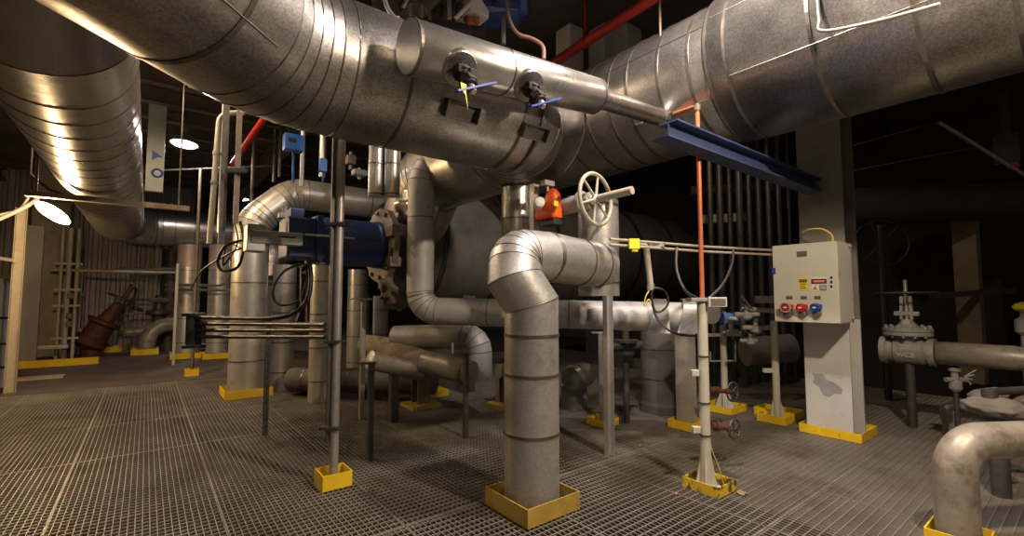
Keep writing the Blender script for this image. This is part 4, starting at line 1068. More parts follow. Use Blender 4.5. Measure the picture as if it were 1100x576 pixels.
# pipework and small valves behind, between the stand and the slim pole
for i, (x0, y0, x1, y1, D, r0, m_, lab) in enumerate(((796, 332, 832, 334, 5.9, 0.03, 'valve_grey', 'thin grey tube behind the control panel edge'), (800, 378, 850, 374, 7.3, 0.22, 'pipe_grey', 'fat dim pipe lying behind the slim beige pole'), (796, 318, 822, 352, 5.9, 0.022, 'dark_steel', 'dark slanting tube behind the transmitter'))):
    tag(B().tube([at(x0, y0, D), at(x1, y1, D)], r0, 16).to('small_pipe', m_), lab, 'pipe')
for i, (px, py, D, s_, lab) in enumerate(((802, 338, 5.8, 0.07, 'small dim needle valve just beyond the blue transmitter'), (812, 352, 5.9, 0.08, 'small dim globe valve between the transmitter and the slim pole'), (806, 366, 5.9, 0.06, 'small dim drain valve under the needle valve'))):
    c = at(px, py, D)
    t_ = thing('small_valve', lab, 'valve', c)
    B().lathe(c - V((0, 0, s_)), (0, 0, 1), [(0, s_ * 0.4), (s_ * 0.4, s_ * 0.9), (s_ * 1.2, s_ * 0.9), (s_ * 1.4, s_ * 0.4), (s_ * 2.4, s_ * 0.35)], 14).tube([c - RIGHT * s_ * 2.2, c + RIGHT * s_ * 2.2], s_ * 0.4, 10).to('body', 'valve_grey', t_)
    B().ring(c + V((0, 0, s_ * 1.45)), (0.2, -0.4, 1), s_ * 1.1, 0.008, 18, 6).to('handwheel', 'dark_steel', t_)
# riser conduits in the gloom
for i in range(9):
    px = 764 + i * 10.5
    D = 8.2 + 0.25 * (i % 3)
    p = at(px, 262, D)
    tag(B().cyl(up(p, 0.0), up(p, CEIL), 0.045 + 0.012 * (i % 2), seg=12).to('riser_conduit', 'dark_steel'), 'dim upright conduit in the row behind the navy beam', 'conduit', 'dim upright conduits behind the beam')
for (px, py, px1, py1, D, m_, lab) in ((752, 236, 806, 233, 8.9, 'concrete', 'short pale cable tray behind the orange pipe'), (742, 205, 840, 200, 9.4, 'rust', 'dim crossbar behind the upright conduits')):
    tag(B().beam(at(px, py, D), at(px1, py1, D), 0.10, 0.16).to('crossbar', m_), lab, 'tray')

# ------------------------------------------------------------------ right: gate valve and pipe, front bend
gc = at(976, 377, 5.7)
Y = V((0, -1, 0))
gp = thing('reducer_pipe', 'grey pipe with a reducer running on from the gate valve', 'pipe', gc + Y * 0.2)
p_end = gc + Y * 2.6
B().lathe(gc + Y * 0.26, Y, [(0, 0.10), (0.0, 0.132), (0.62, 0.132), (0.82, 0.095), (2.6, 0.09), (2.6, 0.05)], 28).to('tube', 'pipe_brown', gp)
for f in gp.children[0].data.polygons: f.use_smooth = len(f.vertices) == 4
gt = thing('gate_valve', 'grey flanged gate valve with a black handwheel beyond the wide column', 'valve', up(gc, 0))
B().lathe(gc - Y * 0.26, Y, [(0, 0.1), (0, 0.165), (0.06, 0.165), (0.06, 0.135), (0.12, 0.135), (0.14, 0.155), (0.40, 0.155), (0.42, 0.135), (0.45, 0.135), (0.45, 0.162), (0.51, 0.162), (0.51, 0.1)], 32).tube([gc, gc + V((0, 0, 0.21))], 0.13, 24).to('body', 'valve_grey', gt)
B().lathe(gc + V((0, 0, 0.19)), (0, 0, 1), [(0, 0.17), (0, 0.24), (0.04, 0.24), (0.045, 0.225), (0.05, 0.24), (0.09, 0.24), (0.09, 0.13), (0.14, 0.08), (0.19, 0.045)], 32).to('bonnet', 'valve_grey', gt)
for k in range(12):
    a = 2 * PI * k / 12
    q = gc + V((math.cos(a) * 0.21, math.sin(a) * 0.21, 0.165))
    B().cyl(q, q + V((0, 0, 0.145)), 0.019, seg=6).to('bonnet_bolt', 'valve_grey', gt)
for s_ in (-0.05, 0.05): B().beam(gc + V((0, s_ * 1.0, 0.38)), gc + V((0, s_ * 0.8, 0.66)), 0.03, 0.05).to('yoke_arm', 'valve_grey', gt)
B().box(gc + V((0, 0, 0.45)), (0.06, 0.24, 0.05), bevel=0.008).to('gland', 'valve_grey', gt)
B().cyl(gc + V((0, 0, 0.3)), gc + V((0, 0, 0.86)), 0.02, seg=12).to('stem', 'steel', gt)
hwc = gc + V((0, 0, 0.70))
B().ring(hwc, (0, 0.02, 1), 0.30, 0.014, 40, 8).to('handwheel_rim', 'black', gt)
for k in range(4):
    a = k * PI / 2 + 0.4
    B().tube([hwc, hwc + V((math.cos(a), math.sin(a), 0)) * 0.3], 0.011, 6).to('handwheel_spoke', 'black', gt)
B().cyl(up(gc, 0.004), gc - V((0, 0, 0.14)), 0.05, seg=14).to('support_leg', 'dark_steel', gt)
RX = Euler((PI / 2, 0, -PI / 2))
text('cast_mark', '300', gc + V((-0.158, 0.0, 0.05)), 0.075, 'white_paint', gt, RX)
text('cast_mark', 'WCB', gc + V((-0.16, 0.0, -0.04)), 0.075, 'white_paint', gt, RX)
pst = up(gc + Y * 1.5, 0)
t_ = thing('pipe_stool', 'dark steel stool holding up the reducer pipe in the gloom', 'support', pst)
B().box2((pst.x - 0.08, pst.y - 0.08, 0.012), (pst.x + 0.08, pst.y + 0.08, gc.z - 0.125)).to('stanchion', 'dark_steel', t_)
B().box2((pst.x - 0.15, pst.y - 0.15, 0.004), (pst.x + 0.15, pst.y + 0.15, 0.012)).to('base_plate', 'dark_steel', t_)

# the weathered bend in front at the edge of the view
bn = G(1030, 583); 
RBn = 0.112
bx = up(bn, 0); zc = at(1035, 476, bn.dot(FWD)).z + 0.01
ld_ = (RIGHT * 1.0 + FWD * 0.10).normalized()
ducting('weathered_bend', 'weathered brown pipe bending out of a yellow box before the gate valve', 'pipe', route([up(bn, -0.5), up(bn, zc), up(bn, zc) + ld_ * 2.5], 0.21, 12), RBn, 'pipe_brown', seg=36, gore=False, stops=[0.5 + zc - 0.235], w=0.006, t=0.003)
toe_box('toe_plate_box', 'bright yellow toe plate box round the foot of the weathered bend', V((bn.x - 0.15, bn.y - 0.15, 0)), 0.29, 0.29, 0.085)
# small stub, lumps and valve beyond it
g = G(1022, 467)
st_ = thing('capped_stub', 'short grey capped stub beyond the weathered bend', 'pipe', g)
lb = B().lathe(up(g, -0.05), (0, 0, 1), [(0, 0.075), (0.22, 0.075), (0.22, 0.088), (0.30, 0.09), (0.35, 0.08), (0.385, 0.05), (0.395, 0.01)], 24); lb.to('tube', 'pipe_grey', st_)
fx = at(1070, 438, 3.75)
t_ = thing('wrapped_flange', 'dusty cloth wrapped flange pair beyond the weathered bend', 'flange', up(fx, 0))
B().blob(fx, (0.14, 0.2, 0.08), 0.18, 2.0, 4, 3.0).to('wrap', 'dusty_cloth', t_)
B().blob(fx + RIGHT * 0.26 + FWD * 0.2 + V((0, 0, 0.02)), (0.13, 0.2, 0.09), 0.18, 2.0, 4, 6.0).to('wrap', 'dusty_cloth', t_)
B().cyl(fx + V((-0.02, 0.03, 0.05)), fx + V((-0.02, 0.03, 0.14)), 0.05, seg=12).tube([fx - RIGHT * 0.05 + V((0, 0, 0.12)), fx + RIGHT * 0.35 + FWD * 0.1 + V((0, 0, 0.12))], 0.03, 10).to('stem', 'dark_steel', t_)
B().cyl(fx - V((0, 0, 0.05)), up(fx, 0.002), 0.06, seg=12).to('leg', 'dark_steel', t_)
dv = at(1026, 408, 4.9)
t_ = thing('drain_valve', 'little pale drain valve on a dark tube before the reducer pipe', 'valve', up(dv, 0))
B().lathe(dv - V((0, 0, 0.12)), (0, 0, 1), [(0, 0.03), (0.03, 0.055), (0.10, 0.055), (0.12, 0.035), (0.2, 0.03), (0.21, 0.05), (0.23, 0.05), (0.24, 0.02)], 14).tube([dv - RIGHT * 0.1, dv + RIGHT * 0.12], 0.025, 10).to('body', 'valve_grey', t_)
B().cyl(up(dv, 0.004), dv - V((0, 0, 0.11)), 0.022, seg=10).to('drain_tube', 'dark_steel', t_)
for k in range(4): B().beam(dv + RIGHT * 0.10 + V((0, 0, 0.03)), dv + RIGHT * (0.16 + 0.02 * k) + V((0, 0, -0.05 + 0.05 * k)), 0.008, 0.008).to('wire', 'wire_pale', t_)
# slat column and slanting cables in the gloom
g = G(1040, 432); D = 8.6
gx = up(at(1040, 300, D), 0)
tag(B().box(V((gx.x, gx.y, 1.6)), (0.16, 0.34, 3.2), rz=-0.2).to('timber_post', 'wood'), 'brown timber faced post standing in the gloom beyond the reducer pipe', 'post')
tag(B().beam(at(1000, 318, 8.4), at(1090, 312, 8.4), 0.08, 0.10).to('crossbar', 'dark_steel'), 'dark crossbar before the timber faced post', 'bar')
for i, (a, c, lab) in enumerate((((1008, 131), (1052, 158), 'slanting pale conduit high beyond the column, upper length'), ((1052, 158), (1104, 190), 'slanting pale conduit high beyond the column, lower length by the wall'))):
    tag(B().tube([at(a[0], a[1], 7.0), at(c[0], c[1], 7.0 - 0.05 * i)], 0.03, 10).to('slant_conduit', 'steel'), lab, 'conduit')
cable('hung_wire', 'thin wire strung high from the wide column to the slanting conduit', [at(918, 156, 6.4), at(960, 144, 6.6), at(1008, 131, 7.0)], 0.008, 'wire_brown')
cable('hung_wire', 'second thin wire strung lower from the wide column into the gloom', [at(918, 183, 6.4), at(985, 170, 6.6), at(1052, 158, 6.9)], 0.008, 'wire_brown')
jb = at(1082, 160, 7.4)
t_ = thing('junction_rack', 'dim rack of boxes behind the slanting conduit', 'rack', jb)
B().box(jb, (0.14, 0.3, 0.5), bevel=0.01).box(jb + V((0, 0, 0.5)), (0.05, 0.12, 0.9)).to('box', 'dark_steel', t_)
B().box(jb + V((-0.1, -0.06, -0.3)), (0.08, 0.14, 0.09), bevel=0.01).to('box', 'orange', t_)
tag(B().tube([at(905, 222, 8.6), at(1110, 214, 8.0)], 0.34, 24).to('dim_pipe', 'wall_dark'), 'fat dark pipe crossing in the gloom beyond the column', 'pipe')
# wheel of a far valve in the gloom
wc = at(946, 262, 7.2)
t_ = thing('dim_handwheel', 'big dark handwheel standing in the gloom beside the column', 'handwheel', wc)
B().ring(wc, FWD + RIGHT * 0.4, 0.36, 0.016, 36, 8).to('rim', 'black', t_)
B().cyl(V((wc.x, wc.y, 0)), V((wc.x, wc.y, wc.z + 0.3)), 0.05, seg=12).to('stem', 'black', t_)
for k in range(3):
    f1, f2 = frame(FWD + RIGHT * 0.4); a = k * PI / 3 + 0.2
    B().tube([wc - (f1 * math.cos(a) + f2 * math.sin(a)) * 0.36, wc + (f1 * math.cos(a) + f2 * math.sin(a)) * 0.36], 0.012, 6).to('spoke', 'black', t_)
# yellow box of something at the wall edge
yb_ = at(1100, 330, 5.6)
t_ = thing('covered_valve', 'small valve with a yellow cover standing at the far end of the reducer pipe', 'valve', up(yb_, 0))
B().blob(yb_, (0.10, 0.10, 0.06), 0.2, 2, 3).to('cover', 'tag_yellow', t_, label='small yellow cover')
B().lathe(up(yb_, 0.004), (0, 0, 1), [(0, 0.09), (0.02, 0.09), (0.03, 0.045), (yb_.z - 0.35, 0.045), (yb_.z - 0.30, 0.09), (yb_.z - 0.16, 0.09), (yb_.z - 0.12, 0.04), (yb_.z - 0.05, 0.04)], 16).to('body', 'valve_grey', t_)
# ------------------------------------------------------------------ far corner by the warm lamp
bxc = onz(47, 386, 0.0)
cw = 0.36
struct(B().box2((at(46, 384, 12.0).x - 0.35, at(46, 384, 12.0).y - 0.1, 0), (at(46, 384, 12.0).x + 0.35, at(46, 384, 12.0).y + 0.5, CEIL)).to('wall_pier', 'concrete'))
p = up(at(28, 390, 10.6), 0)
tag(B().box2((p.x - 0.16, p.y - 0.05, 0.0), (p.x + 0.16, p.y + 0.05, 3.2), bevel=0.01).to('pale_sheet', 'wall_sheet'), 'tall pale metal sheet standing beside the concrete pier', 'sheet')
g = G(11, 422)
t_ = thing('beige_strut', 'beige strut standing at the far edge of the grating before the concrete pier', 'post', g)
B().box2((g.x - 0.07, g.y - 0.005, -0.02), (g.x + 0.07, g.y + 0.005, 3.05)).box2((g.x - 0.07, g.y - 0.07, -0.02), (g.x - 0.06, g.y, 3.05)).box2((g.x + 0.06, g.y - 0.07, -0.02), (g.x + 0.07, g.y, 3.05)).to('channel', 'olive', t_)
B().beam(at(-30, 273, 7.6), at(16, 280, 7.6), 0.04, 0.05).to('crossbar', 'beige', t_)
for k, px in enumerate((-2, 4)):
    q = up(at(px, 400, 8.2), 0)
    t_ = thing('white_standpipe', ('white standpipe with black fittings beside the beige strut', 'second white standpipe squeezed against the beige strut')[k], 'pipe', q)
    B().cyl(q, up(q, 1.9), 0.055, seg=12).to('tube', 'white_paint', t_)
    for z_ in (0.35, 0.75, 1.2): B().ring(up(q, z_), (0, 0, 1), 0.06, 0.02, 14, 6).to('fitting', 'black', t_)
for k, (a, c, e) in enumerate((((-6, 238), (28, 222), (50, 206)), ((-6, 232), (22, 224), (34, 205)))):
    cable('pale_cable', ('thick pale cable sagging beneath the glaring warm lamp', 'thin pale cable curving up beside the glaring warm lamp')[k], [at(a[0], a[1], 7.0), at(c[0], c[1], 7.1), at(e[0], e[1], 7.2)], 0.03 if k == 0 else 0.02, 'wire_pale')
# pipe rack frame beside the pier
rk = up(at(68, 388, 11.6), 0)
t_ = thing('tube_rack', 'tall rusty beige rack of thin tubes beside the concrete pier', 'rack', rk)
for dx in (-0.14, 0.0, 0.15):
    B().cyl(V((rk.x + dx, rk.y, 0)), V((rk.x + dx, rk.y, 3.3)), 0.035 if dx else 0.05, seg=10).to('upright', 'beige', t_)
for z_ in (0.55, 1.35, 1.75, 2.4): B().box((rk.x, rk.y, z_), (0.5, 0.06, 0.05)).to('crossbar', 'beige', t_)
for z_ in (0.9, 1.1, 1.6): B().box((rk.x + 0.06, rk.y - 0.05, z_), (0.12, 0.08, 0.14), bevel=0.01).to('fitting', 'tan_paint', t_)
g = G(16, 397)
toe_box('toe_plate_box', 'long low yellow toe plate before the concrete pier', V((g.x, g.y, 0)), 1.35, 0.3, 0.14)
t_ = thing('bench_plate', 'pale steel plate on short legs before the tube rack', 'bench', up(at(48, 385, 11.1), 0))
q = at(52, 373, 11.1)
B().box(q, (0.7, 0.3, 0.08), bevel=0.006).to('plate', 'jacket_white', t_)
for dx in (-0.28, 0.28): B().box2((q.x + dx - 0.03, q.y - 0.03, 0.0), (q.x + dx + 0.03, q.y + 0.03, q.z - 0.04)).to('leg', 'tan_paint', t_)
q = G(30, 408)
tag(B().box((q.x, q.y, 0.02), (1.0, 0.4, 0.03)).to('floor_board', 'wood'), 'pale board lying flat on the floor before the long yellow toe plate', 'board')
# long handrail tubes
tag(B().tube([at(55, 290, 11.5), at(190, 293, 12.4)], 0.035, 10).to('rail_tube', 'beige'), 'long thin level tube from the tube rack to the twin uprights', 'tube')
tag(B().tube([at(128, 289, 12.2), at(192, 289, 12.6)], 0.045, 10).to('rail_tube', 'jacket_bright'), 'short bright level tube just above the long thin tube', 'tube')
t_ = thing('thin_standpipe', 'thin standpipe with a yellow tag before the corrugated wall', 'pipe', up(at(83, 372, 12.8), 0))
q = up(at(83, 372, 12.8), 0)
B().cyl(q, up(q, 2.4), 0.03, seg=8).to('tube', 'beige', t_)
B().beam(at(74, 317, 12.8), at(88, 317, 12.8), 0.05, 0.05).to('crossbar', 'beige', t_)
B().box(at(87, 357, 12.75), (0.16, 0.02, 0.14), rot=Euler((0, 0.5, -0.6))).to('tag', 'tag_yellow', t_)
# slanting rust valve
va_, vb_ = at(98, 366, 12.6), at(127, 326, 12.9)
dv_ = (vb_ - va_).normalized()
t_ = thing('slanting_valve', 'rust red slanting valve before the corrugated wall', 'valve', up(va_, 0))
L = (vb_ - va_).length
B().lathe(va_, dv_, [(-0.25, 0.2), (-0.1, 0.36), (0.1, 0.36), (0.12, 0.30), (0.45, 0.30), (0.5, 0.38), (0.58, 0.38), (0.6, 0.2), (L * 0.8, 0.14), (L, 0.10), (L + 0.02, 0.03), (L + 0.6, 0.03)], 24).to('body', 'rust', t_)
B().ring(vb_ + dv_ * 0.15, dv_, 0.32, 0.025, 28, 8).to('handwheel', 'dark_steel', t_)
B().cyl(up(va_, 0), va_, 0.22, seg=20).to('foot', 'rust', t_)
g = G(82, 381)
toe_box('toe_plate_box', 'yellow toe plate box under the rust red slanting valve', V((g.x, g.y, 0)), 0.95, 0.4, 0.16)
# low bend into floor
pb = up(at(157, 380, 13.0), 0)
zt_ = 0.78
ducting('floor_bend', 'brown low pipe bending into a yellow box before the corrugated wall', 'pipe', route([up(pb, -0.2), up(pb, zt_), V((pb.x + 1.6, pb.y + 0.3, zt_))], 0.5, 8), 0.20, 'pipe_brown', seg=24, gore=False)
toe_box('toe_plate_box', 'yellow toe plate box round the brown low bend', V((pb.x - 0.33, pb.y - 0.33, 0)), 0.6, 0.6, 0.16)
ducting('low_pipe', 'brown low pipe running along the corrugated wall behind the low bend', 'pipe', [at(133, 358, 13.3), at(186, 353, 13.9)], 0.15, 'pipe_brown', gore=False, seg=20, group=None)
q = up(at(146, 376, 13.3), 0)
t_ = thing('small_stand', 'thin steel stand with a crossbar before the corrugated wall', 'stand', q)
for dx in (-0.28, 0.36): B().cyl(V((q.x + dx, q.y, 0)), V((q.x + dx, q.y, 1.1)), 0.025, seg=8).to('leg', 'tan_paint', t_)
B().cyl((q.x - 0.28, q.y, 1.1), (q.x + 0.36, q.y, 1.1), 0.025, seg=8).to('crossbar', 'tan_paint', t_)
c = at(171, 330, 13.6)
t_ = thing('dark_globe_valve', 'dark valve with side handwheel on the pipe by the twin uprights', 'valve', c - V((0, 0, 0.6)))
B().lathe(c - V((0, 0, 0.75)), (0, 0, 1), [(0, 0.22), (0.1, 0.22), (0.12, 0.14), (0.5, 0.16), (0.55, 0.3), (0.65, 0.3), (0.68, 0.14), (1.1, 0.10)], 20).box(c + V((0, 0, 0.2)), (0.5, 0.3, 0.14), bevel=0.02).to('body', 'dark_steel', t_)
B().tube([c + V((0, 0, 0.2)), at(140, 322, 13.3)], 0.03, 8).to('stem', 'dark_steel', t_)
B().ring(at(139, 322, 13.3), (at(140, 322, 13.3) - c).normalized(), 0.36, 0.025, 24, 6).to('handwheel', 'dark_steel', t_)
tag(B().cyl(up(at(181, 370, 13.9), 0.0), up(at(181, 370, 13.9), 3.0), 0.26, seg=20).to('dark_upright', 'dark_steel'), 'dark upright pipe against the corrugated wall beside the twin uprights', 'pipe')
# twin pinkish uprights under the branch duct
for px, lab in ((199, 'pinkish jacketed upright below the branch duct on the side of the corrugated wall'), (233, 'pinkish jacketed upright below the branch duct on the side of the bend pipe')):
    p = at(px, 388, 12.2); p = up(p, 0)
    t_ = ducting('twin_upright', lab, 'pipe', [up(p, -0.1), up(p, 2.93)], 0.265, 'jacket_pale', seg=28, spacing=0.62, first=0.5, w=0.016, gore=False, group='twin jacketed uprights')
    B().cyl(up(p, 2.35), up(p, 2.92), 0.272, seg=28).to('top_sleeve', 'pink', t_, label='pinkish upper sleeve')
    toe_box('toe_plate_box', ('yellow toe plate box round the twin upright nearer the corrugated wall', 'yellow toe plate box round the twin upright nearer the bend pipe')[px > 210], V((p.x - 0.34, p.y - 0.34, 0)), 0.66, 0.66, 0.14)
for k, (y_, lab) in enumerate(((306, 'upper bright tube crossing the twin uprights'), (311, 'lower bright tube crossing the twin uprights'))):
    pts = [at(178, y_, 11.7), at(236, y_ + 1, 11.4)] + ([at(243, 303, 11.35), at(247, 292, 11.3), at(247, 280, 11.3)] if k == 0 else [at(250, 312, 11.3)])
    tag(B().tube(pts, 0.035, 10).to('rail_tube', 'jacket_bright'), lab, 'tube')
tag(B().cyl(up(at(186, 393, 10.9), 0.0), up(at(186, 393, 10.9), 2.35), 0.035, seg=8).to('rail_post', 'beige'), 'thin beige post before the twin uprights', 'post')
# foot post before them
pp = up(at(206, 403, 9.4), 0)
t_ = thing('thin_post', 'thin post with a small yellow foot before the twin uprights', 'post', pp)
B().cyl(up(pp, 0.02), up(pp, 4.2), 0.03, seg=10).to('tube', 'tan_paint', t_)
B().box(up(pp, 0.02), (0.12, 0.12, 0.02)).to('base_plate', 'tan_paint', t_)
toe_box('toe_plate_box', 'tiny yellow toe plate box round the thin post', V((pp.x - 0.12, pp.y - 0.12, 0)), 0.23, 0.23, 0.14)

# ------------------------------------------------------------------ overhead on the lamp side
a = at(172, 70, 8.3); zb2 = at(172, 206, 8.3).z
t_ = thing('pale_hanger_post', 'pale green post with blue paint marks hanging beside the branch duct', 'post', V((a.x, a.y, zb2)))
B().box2((a.x - 0.13, a.y - 0.05, zb2), (a.x + 0.13, a.y + 0.05, CEIL), bevel=0.006).to('plate', 'pale_green', t_)
c = ony(168, 167, a.y - 0.052); B().prism([c + V((-0.06, 0, 0.09)), c + V((0.10, 0, -0.02)), c + V((0.02, 0, -0.03)), c + V((-0.06, 0, -0.10))], (0, 0.002, 0)).to('paint_mark', 'ink_blue', t_)
c = ony(169, 186, a.y - 0.052); B().ring(c, (0, 1, 0), 0.07, 0.018, 20, 4).to('paint_mark', 'ink_blue', t_)
# bent conduit and channels
cts = route([at(225, 262, 6.2), at(236, 122, 6.2), at(262, 121, 6.3)], 0.16, 8)
t_ = thing('bent_conduit', 'pale conduit curving over at its top beside the dark channel', 'conduit', cts[0])
B().tube(cts, 0.035, 14).to('tube', 'beige', t_)
for y_ in (165, 196): B().lathe(at(233 if y_ < 180 else 230.5, y_, 6.2), (0, 0, 1), [(-0.02, 0.03), (-0.02, 0.05), (0.02, 0.05), (0.02, 0.03)], 14).to('coupling', 'steel', t_)
q = at(243, 160, 6.0)
tag(B().box2((q.x - 0.05, q.y - 0.03, at(243, 262, 6.0).z), (q.x + 0.02, q.y + 0.03, CEIL)).to('dark_channel', 'dark_steel'), 'dark hanging channel between the bent conduit and the slim rod', 'channel')
q = at(241, 160, 6.5)
tag(B().cyl(V((q.x, q.y, at(241, 250, 6.5).z)), V((q.x, q.y, CEIL)), 0.05, seg=12).to('pale_conduit', 'jacket_white'), 'straight pale conduit behind the dark channel', 'conduit')
q = at(256, 160, 5.9)
t_ = thing('hanging_strut', 'hanging strut with clamp between the dark channel and the bend pipe', 'channel', V((q.x, q.y, at(256, 240, 5.9).z)))
B().box2((q.x - 0.03, q.y - 0.025, at(256, 240, 5.9).z), (q.x + 0.03, q.y + 0.025, CEIL)).to('strut', 'tan_paint', t_)
B().box(at(254, 183, 5.85), (0.26, 0.06, 0.05), rz=-YAW).to('clamp', 'dark_steel', t_)
for px, py, D, lab in ((270, 230, 9.0, 'thin dark rod hanging behind the bend pipe top'), (294, 196, 9.4, 'thin rod hanging near the blue switch box'), (300, 190, 9.0, 'thicker rod hanging near the blue switch box')):
    p = at(px, py, D)
    tag(B().cyl(p, up(p, CEIL), 0.03, seg=8).to('hanger_rod', 'tan_paint'), lab, 'rod')
q = at(324, 200, 6.6); tag(B().cyl(q, up(q, CEIL), 0.03, seg=10).to('hanger_rod', 'steel'), 'pale rod hanging just beside the blue switch box', 'rod')
q = at(346, 190, 7.2); tag(B().cyl(q, up(q, CEIL), 0.05, seg=10).to('pale_conduit', 'jacket_white'), 'pale conduit hanging behind the tall steel pole', 'conduit')
q = at(350, 195, 6.9); t_ = thing('blue_instrument', 'blue instrument hanging above the bend pipe beside the steel pole', 'instrument', q)
bs = at(315, 154, 6.2)
t_ = thing('blue_switch_box', 'blue switch box on a thin stem above the bend pipe', 'box', at(315, 192, 6.2))
B().box(bs, (0.24, 0.16, 0.22), bevel=0.012).to('housing', 'blue_box', t_)
B().box(bs + V((-0.03, -0.083, 0.02)), (0.10, 0.006, 0.06)).to('plate', 'ink_black', t_)
B().cyl(at(315, 196, 6.2), bs, 0.016, seg=8).to('stem', 'blue_box', t_)
q2 = at(347, 178, 6.9); B().box(q2, (0.10, 0.10, 0.20), bevel=0.01).cyl(q2 - V((0, 0, 0.26)), q2, 0.012, seg=8).to('housing', 'blue_box', bpy.data.objects['blue_instrument'])
a_, c_ = at(262, 150, 7.6), at(284, 122, 7.0)
tag(B().tube([at(250, 176, 8.2), c_ + (c_ - a_) * 1.0], 0.05, 12).to('red_pipe', 'red'), 'dull red slanting pipe glimpsed beneath the main duct', 'pipe')
tag(B().tube([at(150, 184, 9.5), at(300, 178, 9.5)], 0.02, 10).to('level_conduit', 'dark_steel'), 'thin level conduit beneath the roof joists', 'conduit')
cable('hooked_conduit', 'hooked thin conduit beside the pinkish pendant lamp', [at(180, 122, 9.0), at(196, 124, 9.0), at(200, 134, 9.0), at(194, 144, 9.0)], 0.02, 'tan_paint', cat='conduit')
# clutter along the top of the bend pipe level run
for (px, py, D, s_, m_, lab) in ((377, 172, 7.3, (0.14, 0.14, 0.16), 'tan_paint', 'small brassy fitting on the level run behind the steel pole'), (386, 186, 7.3, (0.22, 0.16, 0.10), 'valve_grey', 'small grey fitting box on the level run behind the steel pole')):
    tag(B().box(at(px, py, D), s_, bevel=0.03).cyl(at(px, py, D) - V((0, 0, s_[2])), at(px, py, D) + V((0, 0, s_[2] * 0.8)), 0.03, seg=10).to('fitting', m_), lab, 'fitting')

# ------------------------------------------------------------------ above the drum
r0 = at(588, 71, 7.0); z_r = r0.z
rp0 = onz(588, 72, 4.75); rp1 = onz(702, -2, 4.75)
t_ = thing('red_pipe', 'bright red pipe slanting beneath the roof above the drum', 'pipe', rp0)
rd = (rp1 - rp0).normalized()
B().tube([rp0 - rd * 1.6, rp1 + rd * 2], 0.06, 16).to('tube', 'red', t_)
q = rp0.lerp(rp1, 0.42)
B().cyl(q, up(q, CEIL), 0.014, seg=8).lathe(q - rd * 0.03, rd, [(0, 0.06), (0, 0.075), (0.06, 0.075), (0.06, 0.06)], 16).to('hanger', 'red', t_)
mo = at(540, 6, 5.2)
t_ = thing('roof_motor', 'dark blue motor mounted high behind the main duct', 'motor', mo - V((0, 0, 0.3)))
B().lathe(mo - RIGHT * 0.35, RIGHT + V((0, 0, 0.1)), [(0, 0.2), (0.03, 0.26), (0.5, 0.27), (0.55, 0.22), (0.62, 0.2), (0.66, 0.1)], 28).box(mo + V((-0.1, -0.2, -0.05)), (0.26, 0.2, 0.2), bevel=0.02).to('housing', 'blue', t_)
B().box(mo + V((-0.35, 0.1, -0.12)), (0.26, 0.3, 0.3), bevel=0.03).to('bracket', 'white_paint', t_)
B().cyl(at(541, 47, 4.9), at(541, 20, 5.0), 0.025, seg=10).to('stem', 'steel', t_)
B().cyl(mo, up(mo, CEIL), 0.05, seg=10).to('hanger', 'dark_steel', t_)
cable('red_brown_hose', 'reddish brown hose curving down onto the drum', [at(543, -8, 4.6), at(547, 20, 4.6), at(556, 36, 4.5), at(572, 42, 4.45), at(583, 50, 4.4), at(584, 64, 4.35)], 0.02, 'wire_brown', cat='hose')
cable('pale_hose', 'pale hose dropping onto the main duct behind the drum end', [at(412, -8, 4.2), at(416, 8, 4.15), at(423, 18, 4.1), at(428, 20, 4.0)], 0.02, 'wire_pale', cat='hose')
for i, (x0, y0, x1, y1, D, r0_, m_, lab) in enumerate(((433, 8, 440, -6, 4.6, 0.018, 'wire_pale', 'short pale slanting tube above the drum end'), (441, 16, 441, 4, 4.7, 0.014, 'steel', 'upright thin steel tube above the drum end'), (453, 18, 453, 6, 4.7, 0.014, 'steel', 'second upright steel tube above the drum end'), (483, 20, 482, -8, 4.7, 0.022, 'jacket_white', 'white upright tube above the drum'), (489, 20, 507, 2, 4.7, 0.022, 'beige', 'beige slanting tube beside the white upright tube'))):
    tag(B().tube([at(x0, y0, D), at(x1, y1, D)], r0_, 10).to('overhead_tube', m_), lab, 'tube')
cable('overhead_tube', 'dim tube arching between the upright tubes above the drum end', [at(436, 6, 4.75), at(448, 2, 4.75), at(458, 8, 4.75), at(462, 20, 4.75)], 0.018, 'tan_paint', cat='tube')
t_ = thing('overhead_bracket', 'dark cluttered bracket of valves high behind the drum', 'bracket', at(470, 22, 5.0))
b = B()
for i in range(7):
    c = at(462 + i * 8, 6 + (i * 37 % 11), 5.0); b.box(c, (0.07, 0.06, 0.12 + 0.03 * (i % 3)), bevel=0.008)
b.beam(at(430, 18, 5.05), at(520, 34, 5.05), 0.06, 0.08)
b.to('valves', 'dark_steel', t_)
for px in (505, 512): B().box(at(px, 22, 4.95), (0.05, 0.05, 0.08), bevel=0.006).to('fitting', 'copper', t_)
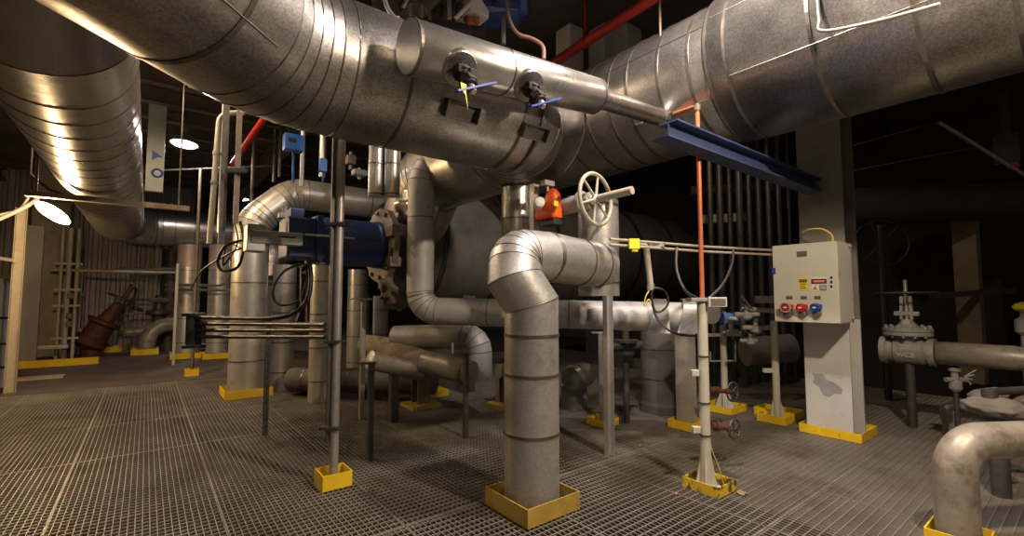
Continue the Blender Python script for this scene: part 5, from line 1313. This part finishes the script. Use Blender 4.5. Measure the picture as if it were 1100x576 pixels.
# pale uprights far behind above the header duct
for px, py, w_, lab in ((612, 68, 0.26, 'pale sheet upright seen above the header duct, the one closest to the drum'), (648, 50, 0.30, 'pale sheet upright seen above the header duct, the middle of the row'), (672, 34, 0.34, 'pale sheet upright seen above the header duct, next to the red pipe')):
    p = at(px, py, 6.3)
    tag(B().box2((p.x - w_ / 2, p.y - 0.15, 4.50), (p.x + w_ / 2, p.y + 0.15, CEIL + 0.0), bevel=0.03).to('sheet_upright', 'white_paint'), lab, 'duct', 'pale uprights above the header duct')
# thin rod curving along the header sleeve
cable('capillary_tube', 'thin bent steel tube standing off the header duct sleeve', [onx(878, -6, XR - 0.72), onx(880, 20, XR - 0.72), onx(884, 33, XR - 0.72), onx(940, 23, XR - 0.72), onx(1010, 4, XR - 0.72)], 0.012, 'steel', cat='tube')

# ------------------------------------------------------------------ scraps on the floor
for i, (px, py, s_, lab) in enumerate(((797, 531, 0.055, 'dry tan leaf lying beside the worn yellow box'), (660, 487, 0.035, 'scrap of pale paper at the foot of the channel post'), (727, 532, 0.03, 'small pale crumb before the worn yellow box'), (688, 480, 0.03, 'tiny pale scrap between the channel post and the beige pole'))):
    g = G(px, py)
    b = B(); n_ = 11
    pts = [g + V((math.cos(2 * PI * k / n_) * s_ * (1.0 if k % 2 else 0.6), math.sin(2 * PI * k / n_) * s_ * (0.9 if k % 2 else 0.55), 0.006 + 0.008 * (k % 3))) for k in range(n_)]
    c0 = b.bm.verts.new(g + V((0, 0, 0.012))); vs = [b.bm.verts.new(p_) for p_ in pts]
    for k in range(n_): b.bm.faces.new((c0, vs[k], vs[(k + 1) % n_]))
    bmesh.ops.solidify(b.bm, geom=list(b.bm.faces), thickness=0.002)
    tag(b.to(('dry_leaf', 'paper_scrap', 'paper_scrap', 'paper_scrap')[i], 'leaf'), lab, 'leaf' if i == 0 else 'scrap')
sc.view_settings.view_transform = 'Standard'
sc.view_settings.look = 'None'
sc.view_settings.gamma = 1.0
sc.view_settings.use_curve_mapping = False
sc.view_settings.exposure = 0.3
sc.cycles.use_denoising = True
sc.cycles.max_bounces = 6
